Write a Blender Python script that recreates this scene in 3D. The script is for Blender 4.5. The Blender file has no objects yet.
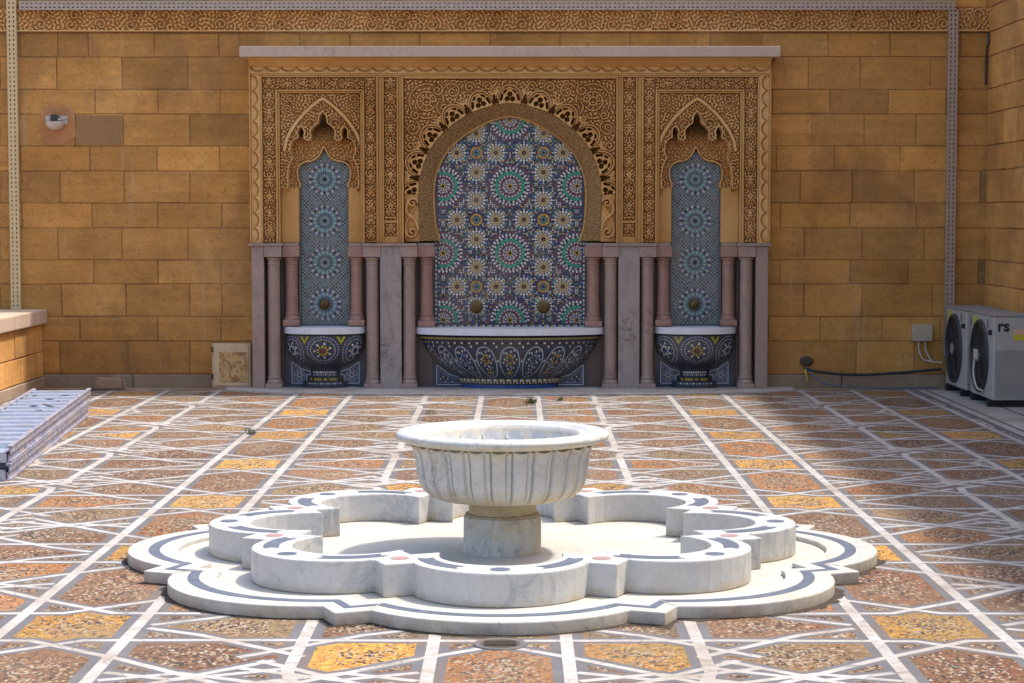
import bpy, bmesh, math, random
import numpy as np
from mathutils import Vector, Matrix
from mathutils.geometry import tessellate_polygon, delaunay_2d_cdt

random.seed(7)
PI = math.pi
scene = bpy.context.scene
COL = scene.collection
R = math.radians

# ------------------------------------------------------------------ survey
F = 1991.0                     # focal length in pixels of a 1024 px wide frame
PITCH = math.atan(125.5 / F)
CAMZ = 1.6
DW = 18.52                     # back wall plane
DS = 18.34                     # front plane of the wall fountain surround
S = DS / F                     # metres per unit of elevation drawing of the surround

def zat(py, D=DW):
    v = (341.5 - py) / F
    return CAMZ + D * (-math.sin(PITCH) + v * math.cos(PITCH)) / (math.cos(PITCH) + v * math.sin(PITCH))
def xat(px, py, D=DW):
    v = (341.5 - py) / F
    return 0.061 + (px - 516.5) / F * D / (math.cos(PITCH) + v * math.sin(PITCH))
def Z(py): return zat(py, DS)
def UZ(pts): return [(u * S, Z(y)) for u, y in pts]

# ------------------------------------------------------------------ objects
def tag(o, label=None, cat=None, group=None, kind=None):
    if label: o['label'] = label
    if cat: o['category'] = cat
    if group: o['group'] = group
    if kind: o['kind'] = kind
    return o
def empty(name, loc=(0, 0, 0), rz=0, **k):
    o = bpy.data.objects.new(name, None); COL.objects.link(o)
    o.location = loc; o.rotation_euler = (0, 0, rz); o.empty_display_size = .1
    return tag(o, **k)

class MB:
    def __init__(s): s.v = []; s.f = []; s.m = []; s.c = []; s.sm = False
    def add(s, vs, fs, mi=0, col=None):
        b = len(s.v); s.v.extend([tuple(p) for p in vs])
        for f in fs:
            s.f.append([b + i for i in f]); s.m.append(mi); s.c.append(col)
    def box(s, x0, x1, y0, y1, z0, z1, mi=0, col=None):
        vs = [(x, y, z) for z in (z0, z1) for y in (y0, y1) for x in (x0, x1)]
        s.add(vs, [(0, 2, 3, 1), (4, 5, 7, 6), (0, 1, 5, 4), (2, 6, 7, 3), (0, 4, 6, 2), (1, 3, 7, 5)], mi, col)
    def bbox(s, x0, x1, y0, y1, z0, z1, b=.006, mi=0, col=None):
        bm = bmesh.new(); bmesh.ops.create_cube(bm, size=1)
        for v in bm.verts:
            v.co = Vector(((x0 + x1) / 2 + v.co.x * (x1 - x0), (y0 + y1) / 2 + v.co.y * (y1 - y0), (z0 + z1) / 2 + v.co.z * (z1 - z0)))
        bmesh.ops.bevel(bm, geom=bm.edges[:], offset=b, segments=2, affect='EDGES', profile=.6)
        s.addbm(bm, mi, col)
    def addbm(s, bm, mi=0, col=None):
        bm.verts.index_update()
        s.add([v.co[:] for v in bm.verts], [[v.index for v in f.verts] for f in bm.faces], mi, col); bm.free()
    def tube(s, pts, r, n=8, mi=0, cap=True):
        pts = [Vector(p) for p in pts]; rings = []
        for i, p in enumerate(pts):
            d = (pts[min(i + 1, len(pts) - 1)] - pts[max(i - 1, 0)]).normalized()
            a = d.cross(Vector((0, 0, 1)))
            if a.length < .1: a = d.cross(Vector((0, 1, 0)))
            a.normalize(); b = d.cross(a)
            rr = r[i] if isinstance(r, (list, tuple)) else r
            rings.append([p + a * math.cos(t) * rr + b * math.sin(t) * rr for t in [2 * PI * k / n for k in range(n)]])
        vs = [q for ring in rings for q in ring]; fs = []
        for i in range(len(pts) - 1):
            for k in range(n):
                fs.append((i * n + k, i * n + (k + 1) % n, (i + 1) * n + (k + 1) % n, (i + 1) * n + k))
        if cap: fs += [tuple(range(n)), tuple(reversed(range((len(pts) - 1) * n, len(pts) * n)))]
        s.add(vs, fs, mi)
    def lathe(s, prof, cx=0, cy=0, n=32, mi=0, rf=None, cap=True):
        vs = []; fs = []
        for i, (r, z) in enumerate(prof):
            for k in range(n):
                a = 2 * PI * k / n
                rr = rf(r, z, a, i) if rf else r
                vs.append((cx + rr * math.cos(a), cy + rr * math.sin(a), z))
        for i in range(len(prof) - 1):
            for k in range(n):
                fs.append((i * n + k, i * n + (k + 1) % n, (i + 1) * n + (k + 1) % n, (i + 1) * n + k))
        if cap: fs += [tuple(reversed(range(n))), tuple(range((len(prof) - 1) * n, len(prof) * n))]
        s.add(vs, fs, mi)
    def prism(s, outer, y0, y1, holes=(), mi=0, axis='y', back=True):
        """polygon in (a,b); axis y: a=x,b=z between depths y0 (front) and y1; axis z: a=x,b=y between heights y0 (bottom) and y1 (top)"""
        loops = [outer] + list(holes)
        flat = [p for l in loops for p in l]; n = len(flat)
        tris = tessellate_polygon([[Vector((p[0], p[1], 0)) for p in l] for l in loops])
        def P(p, d): return (p[0], d, p[1]) if axis == 'y' else (p[0], p[1], d)
        vs = [P(p, y0) for p in flat] + [P(p, y1) for p in flat]
        fs = [tuple(t) for t in tris]
        if back: fs += [tuple(n + i for i in reversed(t)) for t in tris]
        b = 0
        for l in loops:
            m = len(l)
            for i in range(m):
                j = (i + 1) % m; fs.append((b + i, b + j, n + b + j, n + b + i))
            b += m
        s.add(vs, fs, mi)
    def build(s, name, mats, parent=None, smooth=None, fixn=True):
        me = bpy.data.meshes.new(name); me.from_pydata(s.v, [], s.f)
        if not isinstance(mats, (list, tuple)): mats = [mats]
        for m in mats: me.materials.append(m)
        me.polygons.foreach_set('material_index', s.m)
        if any(c is not None for c in s.c):
            ca = me.color_attributes.new('Col', 'FLOAT_COLOR', 'CORNER')
            arr = []
            for f, c in zip(s.f, s.c):
                c = c or (1, 1, 1); arr.extend(list(c[:3]) + [1.0] if len(c) == 3 else c) if len(f) == 1 else arr.extend((list(c[:3]) + [c[3] if len(c) > 3 else 1.0]) * len(f))
            ca.data.foreach_set('color', arr)
        if fixn:
            bm = bmesh.new(); bm.from_mesh(me); bmesh.ops.recalc_face_normals(bm, faces=bm.faces[:]); bm.to_mesh(me); bm.free()
        if smooth:
            me.polygons.foreach_set('use_smooth', [True] * len(me.polygons))
            me.set_sharp_from_angle(angle=R(smooth))
        me.update()
        o = bpy.data.objects.new(name, me); COL.objects.link(o)
        if parent: o.parent = parent
        return o

# ------------------------------------------------------------------ materials
class NT:
    def __init__(s, name):
        s.m = bpy.data.materials.new(name); s.m.use_nodes = True; s.t = s.m.node_tree; s.n = s.t.nodes; s.l = s.t.links
        s.b = s.n['Principled BSDF']; s.tc = s.n.new('ShaderNodeTexCoord')
        s.geo = s.n.new('ShaderNodeNewGeometry'); s.pos = s.geo.outputs['Position']
    def link(s, a, b): s.l.new(a, b)
    def new(s, t, **k):
        n = s.n.new(t)
        for a, b in k.items(): setattr(n, a, b)
        return n
    def val(s, sock, v):
        if isinstance(v, bpy.types.NodeSocket): s.l.new(v, sock)
        else: sock.default_value = v
    def noise(s, scale, detail=4, rough=.55, dist=0, vec=None, out='Fac'):
        n = s.new('ShaderNodeTexNoise'); n.inputs['Scale'].default_value = scale; n.inputs['Detail'].default_value = detail
        n.inputs['Roughness'].default_value = rough; n.inputs['Distortion'].default_value = dist
        s.link(vec or s.pos, n.inputs['Vector']); return n.outputs[out]
    def voro(s, scale, feature='F1', out='Color', vec=None, rnd=1):
        n = s.new('ShaderNodeTexVoronoi', feature=feature); n.inputs['Scale'].default_value = scale; n.inputs['Randomness'].default_value = rnd
        s.link(vec or s.pos, n.inputs['Vector']); return n.outputs[out]
    def ramp(s, fac, stops, interp='LINEAR'):
        n = s.new('ShaderNodeValToRGB'); n.color_ramp.interpolation = interp; e = n.color_ramp.elements
        while len(e) < len(stops): e.new(.5)
        for i, (p, c) in enumerate(stops):
            e[i].position = p; e[i].color = (c, c, c, 1) if isinstance(c, (int, float)) else (*c, 1)
        s.link(fac, n.inputs['Fac']); return n.outputs['Color']
    def mix(s, fac, a, b, mode='MIX'):
        n = s.new('ShaderNodeMix', data_type='RGBA', blend_type=mode)
        s.val(n.inputs[0], fac)
        for sock, v in ((n.inputs[6], a), (n.inputs[7], b)):
            if isinstance(v, tuple): v = (*v, 1) if len(v) == 3 else v
            s.val(sock, v)
        return n.outputs[2]
    def math(s, op, a, b=0, c=0, clamp=False):
        n = s.new('ShaderNodeMath', operation=op, use_clamp=clamp)
        s.val(n.inputs[0], a); s.val(n.inputs[1], b); s.val(n.inputs[2], c); return n.outputs[0]
    def attr(s, name='Col', out='Color'):
        n = s.new('ShaderNodeAttribute', attribute_name=name); return n.outputs[out]
    def stretch(s, sc, rot=(0, 0, 0)):
        n = s.new('ShaderNodeMapping'); n.inputs['Scale'].default_value = sc; n.inputs['Rotation'].default_value = rot
        s.link(s.pos, n.inputs['Vector']); return n.outputs[0]
    def fin(s, color, rough=.8, bump=None, bs=.3, bd=.01, metal=0, spec=None):
        if isinstance(color, tuple): color = (*color, 1)
        s.val(s.b.inputs['Base Color'], color); s.val(s.b.inputs['Roughness'], rough); s.b.inputs['Metallic'].default_value = metal
        if spec is not None: s.b.inputs['Specular IOR Level'].default_value = spec
        if bump is not None:
            n = s.new('ShaderNodeBump'); n.inputs['Strength'].default_value = bs; n.inputs['Distance'].default_value = bd
            s.link(bump, n.inputs['Height']); s.link(n.outputs[0], s.b.inputs['Normal'])
        return s.m

def mat_stone(name, c0, c1, c2, attr=False, bs=.5, rough=.92, var=1.0):
    t = NT(name)
    big = t.noise(1.3, 5, .6, .4); mid = t.noise(7, 6, .65, .3); fine = t.noise(60, 6, .7)
    col = t.ramp(big, [(.30, c1), (.52, c0), (.72, c2)])
    col = t.mix(t.ramp(mid, [(.40, 0), (.78, .45 * var)]), col, tuple(x * .62 for x in c0))
    pale = t.noise(4.2, 7, .7, 1.2, vec=t.stretch((1, 1, 2.2)))
    col = t.mix(t.ramp(pale, [(.58, 0), (.74, .35 * var)]), col, (c2[0] * 1.1, c2[1] * 1.2, c2[2] * 1.5))
    if attr:
        col = t.mix(1, col, t.attr(), 'MULTIPLY')
        st_ = t.noise(.9, 7, .68, .6, vec=t.stretch((1, 1, .7)))
        col = t.mix(t.ramp(st_, [(.50, 0), (.64, .5)]), col, (.22, .11, .042))
        lay = t.noise(3.0, 6, .7, .5, vec=t.stretch((.35, .35, 4.5)))
        col = t.mix(.75, col, t.ramp(lay, [(.3, .80), (.5, 1.03), (.7, 1.2)]), 'MULTIPLY')
        dr = t.noise(2.0, 5, .7, .2, vec=t.stretch((3.5, 3.5, .25)))
        col = t.mix(t.ramp(dr, [(.60, 0), (.70, .35)]), col, (.52, .36, .20))
        spk = t.noise(26, 5, .75, .3)
        col = t.mix(t.ramp(spk, [(.56, 0), (.68, .6)]), col, (.20, .095, .035)); col = t.mix(t.ramp(spk, [(.30, .5), (.40, 0)]), col, (.58, .37, .18))
    pits = t.ramp(t.voro(38, 'F1', 'Distance'), [(.05, 0), (.16, 1)])
    pmask = t.ramp(t.noise(9, 4, .6), [(.5, 0), (.62, 1)])
    pitd = t.mix(pmask, (1, 1, 1), pits)
    col = t.mix(t.math('MULTIPLY', t.math('SUBTRACT', 1, pitd), .5), col, tuple(x * .3 for x in c0))
    col = t.mix(.55, col, t.ramp(fine, [(.3, .72), (.7, 1.18)]), 'MULTIPLY')
    h = t.math('ADD', t.math('MULTIPLY', fine, .5), t.math('ADD', t.math('MULTIPLY', pitd, .5), mid))
    return t.fin(col, rough, h, bs, .012)

def mat_marble(name, base, vein, scale=1.0, stain=None, samt=.4, rough=.5, vamt=.8, vst=(1, 1, .55), bands=()):
    t = NT(name)
    v = t.stretch(vst, (.5, .3, .7))
    n1 = t.noise(2.2 * scale, 8, .62, 1.6, vec=v)
    vein1 = t.ramp(t.math('ABSOLUTE', t.math('SUBTRACT', n1, .5)), [(.0, 1), (.022, .25), (.07, 0)])
    cloud = t.noise(3.5 * scale, 6, .6, .6)
    col = t.mix(t.ramp(cloud, [(.35, 0), (.75, .5)]), base, tuple(b * .6 + v_ * .4 for b, v_ in zip(base, vein)))
    brk = t.ramp(t.noise(1.7 * scale, 3), [(.4, 0), (.62, 1)])
    col = t.mix(t.math('MULTIPLY', t.math('MULTIPLY', vein1, brk), vamt), col, vein)
    n2 = t.noise(7 * scale, 8, .7, 2.0, vec=v)
    vein2 = t.ramp(t.math('ABSOLUTE', t.math('SUBTRACT', n2, .5)), [(.0, .6), (.012, .2), (.03, 0)])
    col = t.mix(t.math('MULTIPLY', vein2, vamt * .8), col, vein)
    if stain:
        sn = t.noise(5, 7, .7, .8)
        col = t.mix(t.ramp(sn, [(.5, 0), (.7, samt)]), col, stain)
    if bands:
        sx_ = t.new('ShaderNodeSeparateXYZ'); t.link(t.pos, sx_.inputs[0]); zz0 = t.math('ADD', sx_.outputs[2], t.math('MULTIPLY', t.math('SUBTRACT', t.noise(9, 6, .75), .5), .10))
        for lo_, mid_, hi_, cc_, am_ in bands:      # water-line staining with a ragged edge
            n_ = t.new('ShaderNodeMapRange'); t.link(zz0, n_.inputs[0]); n_.inputs[1].default_value = lo_; n_.inputs[2].default_value = mid_
            n2_ = t.new('ShaderNodeMapRange'); t.link(zz0, n2_.inputs[0]); n2_.inputs[1].default_value = mid_; n2_.inputs[2].default_value = hi_; n2_.inputs[3].default_value = 1; n2_.inputs[4].default_value = 0
            msk = t.math('MULTIPLY', t.math('MULTIPLY', n_.outputs[0], n2_.outputs[0]), t.math('MULTIPLY', t.ramp(t.noise(14, 5, .7), [(.35, .25), (.6, 1)]), am_))
            col = t.mix(msk, col, cc_)
    g = t.noise(90, 4, .7)
    col = t.mix(.4, col, t.ramp(g, [(.3, .85), (.7, 1.1)]), 'MULTIPLY')
    return t.fin(col, t.ramp(cloud, [(.3, rough - .08), (.7, rough + .15)]), t.math('ADD', t.noise(25, 5, .6), t.math('MULTIPLY', g, .3)), .22, .006)

SAND = (.56, .268, .064)
M = {}
M['block'] = mat_stone('sandstone_blocks', SAND, (.44, .20, .045), (.66, .34, .10), attr=True)
M['mortar'] = mat_stone('mortar', (.36, .20, .075), (.20, .11, .045), (.55, .38, .21))
M['carved'] = mat_stone('carved_sandstone', (.70, .40, .145), (.60, .32, .10), (.78, .50, .22), bs=.3, var=.5)
M['plain'] = mat_stone('plain_sandstone', (.58, .31, .095), (.48, .235, .065), (.66, .39, .14), bs=.25, var=.5)
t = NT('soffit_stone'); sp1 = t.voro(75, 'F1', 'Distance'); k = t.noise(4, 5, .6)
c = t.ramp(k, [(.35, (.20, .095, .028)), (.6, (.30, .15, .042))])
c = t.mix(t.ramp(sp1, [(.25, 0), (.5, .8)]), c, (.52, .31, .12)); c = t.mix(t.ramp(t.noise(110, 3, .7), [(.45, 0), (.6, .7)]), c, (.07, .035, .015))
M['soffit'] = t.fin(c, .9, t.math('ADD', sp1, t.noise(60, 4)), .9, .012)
M['plinth'] = mat_stone('skirting_stone', (.33, .235, .15), (.25, .165, .10), (.44, .34, .24), bs=.4)
M['cornice'] = mat_marble('pink_limestone', (.56, .41, .31), (.40, .27, .19), 1.2, (.52, .33, .17), .4, .6)
M['coping'] = mat_marble('coping_stone', (.58, .44, .33), (.4, .28, .2), 1.2, (.5, .33, .18), .5, .7)
M['pinkm'] = mat_marble('pink_marble', (.36, .255, .205), (.20, .13, .11), 1.6, (.46, .27, .18), .45, .38)
M['pinkm2'] = mat_marble('rose_marble', (.35, .195, .145), (.19, .10, .08), 1.6, (.48, .27, .16), .45, .38)
M['greym'] = mat_marble('grey_veined_marble', (.36, .295, .265), (.13, .10, .11), 1.5, (.44, .30, .25), .3, .35, 1.0)
M['darkm'] = mat_marble('dark_grey_marble', (.13, .12, .125), (.07, .065, .07), 1.5, None, 0, .4)
M['backm'] = mat_marble('shade_brown_marble', (.13, .085, .07), (.07, .04, .035), 1.6, None, 0, .45)
M['white'] = mat_marble('white_marble', (.57, .56, .54), (.30, .31, .34), 1.1, (.68, .58, .43), .28, .5, .5)
M['whitew'] = mat_marble('white_marble_worn', (.545, .52, .45), (.33, .31, .28), .9, (.62, .48, .31), .42, .6, .45)
M['bowlm'] = mat_marble('veined_bowl_marble', (.58, .58, .56), (.24, .26, .30), 2.2, (.60, .50, .32), .35, .5, .85, (1, 1, .9), ((.26, .30, .37, (.52, .40, .20), .8), (.50, .56, .60, (.56, .44, .24), .65)))
M['curbm'] = mat_marble('curb_marble', (.57, .565, .545), (.30, .31, .34), 1.3, (.54, .46, .33), .3, .5, .8, (1, 1, .8), ((-.05, .03, .075, (.42, .31, .15), .75),))
M['rimm'] = mat_marble('plinth_marble', (.55, .53, .47), (.32, .31, .29), 1.2, (.50, .40, .26), .5, .6, .6, (1, 1, .8), ((-.08, .0, .045, (.26, .18, .10), .8),))
M['footm'] = mat_marble('stained_foot_marble', (.55, .54, .48), (.24, .24, .22), 2.6, (.55, .38, .13), .7, .5, .9)
M['inlay'] = mat_marble('slate_inlay', (.085, .10, .135), (.20, .22, .27), 2.5, None, 0, .55, .5)
M['rosso'] = mat_marble('rose_inlay', (.34, .20, .17), (.5, .36, .32), 3, None, 0, .55, .4)
M['rim'] = mat_marble('rim_marble', (.74, .74, .76), (.5, .5, .55), 1.5, (.6, .5, .4), .3, .4, .4)

def mat_simple(name, c, rough=.5, metal=0, n=20, amt=.25, bs=.1):
    t = NT(name); k = t.noise(n, 5, .6, .4)
    col = t.mix(t.ramp(k, [(.35, 0), (.7, amt)]), c, tuple(x * .45 for x in c))
    return t.fin(col, t.ramp(k, [(.3, max(rough - .1, .05)), (.7, min(rough + .15, 1))]), k, bs, .004, metal)
M['black'] = mat_simple('black_plastic', (.012, .012, .014), .5)
M['fan'] = mat_simple('fan_plastic', (.035, .037, .042), .45)
M['acw'] = mat_simple('cream_sheet_metal', (.46, .44, .41), .45, 0, 6, .25)
M['acside'] = mat_simple('grey_sheet_metal', (.33, .31, .29), .5, 0, 6, .25)
M['yellow'] = mat_simple('yellow_sticker', (.62, .55, .04), .4)
M['orange'] = mat_simple('peach_sticker', (.75, .45, .30), .4)
M['teal'] = mat_simple('teal_sticker', (.04, .42, .38), .4)
M['bronze'] = mat_simple('old_bronze', (.16, .105, .035), .45, .6, 30, .5)
M['bplas'] = mat_simple('beige_plastic', (.50, .40, .28), .5)
M['pale'] = mat_simple('pale_plastic', (.60, .52, .46), .4)
M['glassd'] = mat_simple('dark_glass', (.03, .025, .025), .15)
M['bluecable'] = mat_simple('dark_cable', (.018, .026, .035), .5)
M['yelcable'] = mat_simple('earth_wire', (.55, .50, .05), .5)
M['creamp'] = mat_simple('cream_paint_strip', (.66, .50, .26), .5, 0, 14, .25)
M['galv'] = mat_simple('galvanised_strip', (.46, .37, .30), .4, .3, 25, .35)
M['leaf'] = mat_simple('weed_leaf', (.09, .10, .03), .6)
M['drain'] = mat_simple('drain_iron', (.10, .07, .05), .7, .3)
t = NT('galvanised_steel'); k = t.noise(16, 6, .7, .8); k2 = t.noise(5, 5, .6)
c = t.mix(t.ramp(k, [(.4, 0), (.62, .6)]), (.52, .55, .62), (.30, .33, .44))
c = t.mix(t.ramp(k2, [(.52, 0), (.68, .75)]), c, (.40, .36, .34))
M['steel'] = t.fin(c, t.ramp(k, [(.3, .35), (.7, .6)]), k, .12, .004, .55)
t = NT('rail_steel_scuffed'); k = t.noise(28, 6, .75, 1.2); k2 = t.noise(9, 5, .6)
c = t.mix(t.ramp(k, [(.42, 0), (.56, .85)]), (.50, .50, .55), (.10, .10, .22))
c = t.mix(t.ramp(k2, [(.5, 0), (.62, .8)]), c, (.42, .33, .28))
M['rail'] = t.fin(c, .55, k, .15, .004, .3)
t = NT('rusted_panel'); k = t.noise(16, 6, .7, 1.0)
c = t.mix(t.ramp(k, [(.48, 0), (.56, .8)]), (.60, .37, .15), (.24, .11, .03))
M['rust'] = t.fin(c, .7, k, .2, .004)
t = NT('cream_paint'); k = t.noise(12, 6, .7)
M['cream'] = t.fin(t.mix(t.ramp(k, [(.5, 0), (.7, .5)]), (.66, .47, .27), (.45, .27, .12)), .6, k, .1, .004)

# glazed tile: colour comes from each tile's own attribute
t = NT('glazed_tile'); k = t.noise(150, 3, .6); g = t.noise(3, 4)
c = t.mix(.6, t.attr(), t.ramp(k, [(.3, .6), (.7, 1.3)]), 'MULTIPLY')
c = t.mix(t.ramp(g, [(.5, 0), (.75, .25)]), c, (.35, .28, .22))
M['tile'] = t.fin(c, .32, k, .15, .002, spec=.4)

# pavement
t = NT('pavement_marble_white'); k = t.noise(2.2, 6, .65); k2 = t.noise(30, 5, .7)
seam = t.ramp(t.voro(3.1, 'DISTANCE_TO_EDGE', 'Distance'), [(.0, .55), (.012, 1)])
c = t.ramp(k, [(.32, (.36, .30, .24)), (.52, (.48, .44, .40)), (.7, (.57, .545, .51))])
c = t.mix(.7, c, t.ramp(k2, [(.3, .7), (.65, 1.12)]), 'MULTIPLY'); c = t.mix(1, c, seam, 'MULTIPLY')
st_ = t.noise(6, 6, .75, .8); c = t.mix(t.ramp(st_, [(.52, 0), (.68, .7)]), c, (.26, .19, .125))
M['pw'] = t.fin(c, .6, k2, .15, .004)
t = NT('pavement_marble_grey'); k = t.noise(2.6, 6, .65); k2 = t.noise(30, 5, .7)
c = t.ramp(k, [(.35, (.16, .12, .09)), (.5, (.12, .115, .12)), (.7, (.16, .15, .145))])
c = t.mix(.6, c, t.ramp(k2, [(.3, .75), (.65, 1.15)]), 'MULTIPLY')
M['pg'] = t.fin(c, .7, k2, .15, .004)
t = NT('pavement_chip_mosaic')
wob = t.new('ShaderNodeVectorMath', operation='ADD'); t.link(t.pos, wob.inputs[0])
sc_ = t.new('ShaderNodeVectorMath', operation='SCALE'); sc_.inputs['Scale'].default_value = .03
t.link(t.noise(12, 2, .5, 0, out='Color'), sc_.inputs[0]); t.link(sc_.outputs[0], wob.inputs[1])
mp = t.new('ShaderNodeMapping'); mp.inputs['Scale'].default_value = (1, .6, 1); t.link(wob.outputs[0], mp.inputs['Vector'])
vc = t.voro(84, 'F1', 'Color', vec=mp.outputs[0]); ve = t.voro(84, 'DISTANCE_TO_EDGE', 'Distance', vec=mp.outputs[0])
sep = t.new('ShaderNodeSeparateColor'); t.link(vc, sep.inputs[0])
base = t.attr('Col'); ink = t.attr('Ink'); am = t.attr('Col', 'Alpha')
big = t.noise(5.5, 6, .7, .8)
ctr = t.new('ShaderNodeSeparateColor'); t.link(t.attr('Field'), ctr.inputs[0])
ax = t.math('ABSOLUTE', ctr.outputs[0]); ay = t.math('ABSOLUTE', ctr.outputs[1])
rad = t.math('MAXIMUM', ax, ay)
core_ = t.ramp(rad, [(.35, 1), (.82, .25)])
thr = t.math('ADD', t.math('MULTIPLY', am, t.math('MULTIPLY', core_, 1.05)), t.math('MULTIPLY', t.math('SUBTRACT', big, .5), 1.3))
isink = t.math('LESS_THAN', sep.outputs[0], thr)
chip = t.mix(1, base, t.ramp(sep.outputs[1], [(0, .62), (.5, 1), (1, 1.4)]), 'MULTIPLY')
warm = t.mix(t.ramp(t.noise(1.9, 5, .6), [(.42, 0), (.68, .6)]), chip, t.mix(1, chip, (1.25, .85, .6), 'MULTIPLY'))
inkc = t.ramp(sep.outputs[2], [(0, (.035, .022, .018)), (.30, (.15, .06, .03)), (.52, (.30, .20, .10)), (.68, (.34, .27, .18)), (.86, (.42, .35, .27))], 'CONSTANT')
c = t.mix(isink, warm, inkc)
c = t.mix(1, c, t.ramp(ve, [(0, .6), (.10, 1)]), 'MULTIPLY')
dust = t.noise(1.1, 6, .65, .5)
c = t.mix(t.ramp(dust, [(.46, .03), (.72, .5)]), c, (.25, .18, .115))
grit = t.noise(22, 7, .8, .5); c = t.mix(.75, c, t.ramp(grit, [(.3, .62), (.5, 1.0), (.68, 1.35)]), 'MULTIPLY')
strk = t.noise(3.3, 6, .7, 1.5); c = t.mix(t.ramp(strk, [(.60, 0), (.72, .5)]), c, (.10, .065, .04))
M['mosaic'] = t.fin(c, .85, t.math('ADD', t.ramp(ve, [(0, 0), (.1, 1)]), t.noise(25, 4)), .35, .004)

# ------------------------------------------------------------------ camera, light, sky
cam = bpy.data.cameras.new('camera'); co = bpy.data.objects.new('camera', cam); COL.objects.link(co)
cam.sensor_width = 36; cam.lens = F / 1024 * 36; cam.clip_end = 3000; cam.clip_start = .1
yaw = math.atan(4.5 / F)
co.location = (.061, 0, CAMZ); co.rotation_euler = (PI / 2 - PITCH, 0, yaw); scene.camera = co
EL, AZ = 63, 70                       # degrees; azimuth from +Y towards +X
sd = Vector((math.sin(R(AZ)) * math.cos(R(EL)), math.cos(R(AZ)) * math.cos(R(EL)), math.sin(R(EL))))
sl = bpy.data.lights.new('sun', 'SUN'); sl.energy = 2.05; sl.angle = R(2.5); sl.color = (1, .955, .88)
so = bpy.data.objects.new('sun', sl); COL.objects.link(so); so.rotation_euler = sd.to_track_quat('Z', 'Y').to_euler(); so.location = sd * 30
w = bpy.data.worlds.new('World'); scene.world = w; w.use_nodes = True
sky = w.node_tree.nodes.new('ShaderNodeTexSky'); sky.sky_type = 'NISHITA'; sky.sun_disc = False
sky.sun_elevation = R(EL); sky.sun_rotation = R(AZ); sky.air_density = 1; sky.dust_density = 3.0; sky.ozone_density = .8
bg = w.node_tree.nodes['Background']; bg.inputs[1].default_value = .15
w.node_tree.links.new(sky.outputs[0], bg.inputs[0])
vs = scene.view_settings; vs.view_transform = 'Standard'; vs.look = 'None'; vs.gamma = 1; vs.exposure = 1.05

# ------------------------------------------------------------------ ground + pavement
g = MB(); g.add([(-400, -400, -.03), (400, -400, -.03), (400, 400, -.03), (-400, 400, -.03)], [(0, 1, 2, 3)])
tag(g.build('ground', M['plinth'], fixn=False), kind='structure')

def ribbon(pts, w):
    """quads along a polyline, mitred"""
    out = []; P = [Vector(p) for p in pts]; L = []; Rr = []
    for i, p in enumerate(P):
        d0 = (P[i] - P[i - 1]).normalized() if i else (P[1] - P[0]).normalized()
        d1 = (P[i + 1] - P[i]).normalized() if i < len(P) - 1 else d0
        t_ = (d0 + d1).normalized(); n = Vector((-t_.y, t_.x)); k = 1 / max(n.dot(Vector((-d1.y, d1.x))), .5)
        L.append(p + n * w * k / 2); Rr.append(p - n * w * k / 2)
    for i in range(len(P) - 1): out.append([L[i], L[i + 1], Rr[i + 1], Rr[i]])
    return out

random.seed(11)
PER = 1.70; Y0 = 7.69
X0F, X1F, Y0F, Y1F = -5.2, 3.70, 5.6, 18.6
bands = []
def jit(p, a=.006): return (p[0] + random.uniform(-a, a), p[1] + random.uniform(-a, a))
CX = [-5.08, -3.39, -1.67, 0, 1.67, 3.39]
for cx in CX:
    for cj in range(-2, 8):
        cy = Y0 + cj * PER
        if cy < Y0F - 1.5: continue
        for sx in (1, -1):
            for sy in (1, -1):
                # strand: level beside the neighbour, past this cell's corner, then a long diagonal
                P1 = [(-.86, .25), (-.10, .26), (.30, .58), (.86, 1.10)]
                bands.append(([jit((cx + u * sx, cy + v * sy)) for u, v in P1], 0))
                P5 = [(.28, .79), (.55, .90), (.92, .72)]
                bands.append(([jit((cx + u * sx, cy + v * sy)) for u, v in P5], 0))
                if True:
                    P2 = [(.30, .03), (.52, .16), (.95, .54)]
                    bands.append(([jit((cx + u * sx, cy + v * sy)) for u, v in P2], 0))
        # the two upright strands of the column, stepping outwards at the yellow stars
        for sx in (1, -1):
            P3 = [(.25, .0), (.25, .85), (.25, 1.70)]
            bands.append(([(cx + u * sx, cy + v) for u, v in P3], 1))
            if abs(cx) > 2 and cj % 2:
                bands.append(([(cx + .25 * sx, cy + .27), (cx + .37 * sx, cy + .03), (cx + .25 * sx, cy - .27)], 1))
for mx in (-4.35, -2.66, -.745, .745, 2.66):
    sg = 1 if mx > 0 else -1
    for cj in range(-2, 8):
        cy = Y0 - .2 + cj * PER
        bands.append(([(mx, cy), (mx, cy + .62), (mx + .02 * sg, cy + .78), (mx + .15 * sg, cy + .86), (mx - .03 * sg, cy + .98), (mx, cy + 1.12), (mx, cy + PER)], 1))
vlist = [Vector((X0F, Y0F)), Vector((X1F, Y0F)), Vector((X1F, Y1F)), Vector((X0F, Y1F))]
faces = [[0, 1, 2, 3]]; fkind = ['base']
def addpoly(q, kind):
    q = [Vector((min(max(p[0], X0F), X1F), min(max(p[1], Y0F), Y1F))) for p in q]
    ar = sum(q[i].x * q[(i + 1) % 4].y - q[(i + 1) % 4].x * q[i].y for i in range(4)) / 2
    if abs(ar) < 1e-6: return
    if ar < 0: q = q[::-1]; ar = -ar
    if ar < 0: q.reverse()
    b = len(vlist); vlist.extend(q); faces.append([b, b + 1, b + 2, b + 3]); fkind.append(kind)
for bi, (pts, sw) in enumerate(bands):
    gw, ww = (.125, .047) if sw else (.098, .036)
    for q in ribbon(pts, gw): addpoly(q, 'g')
    # white strand passes under at alternating crossings: pull it back at the bends
    for q in ribbon(pts, ww): addpoly(q, 'w')
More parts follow.
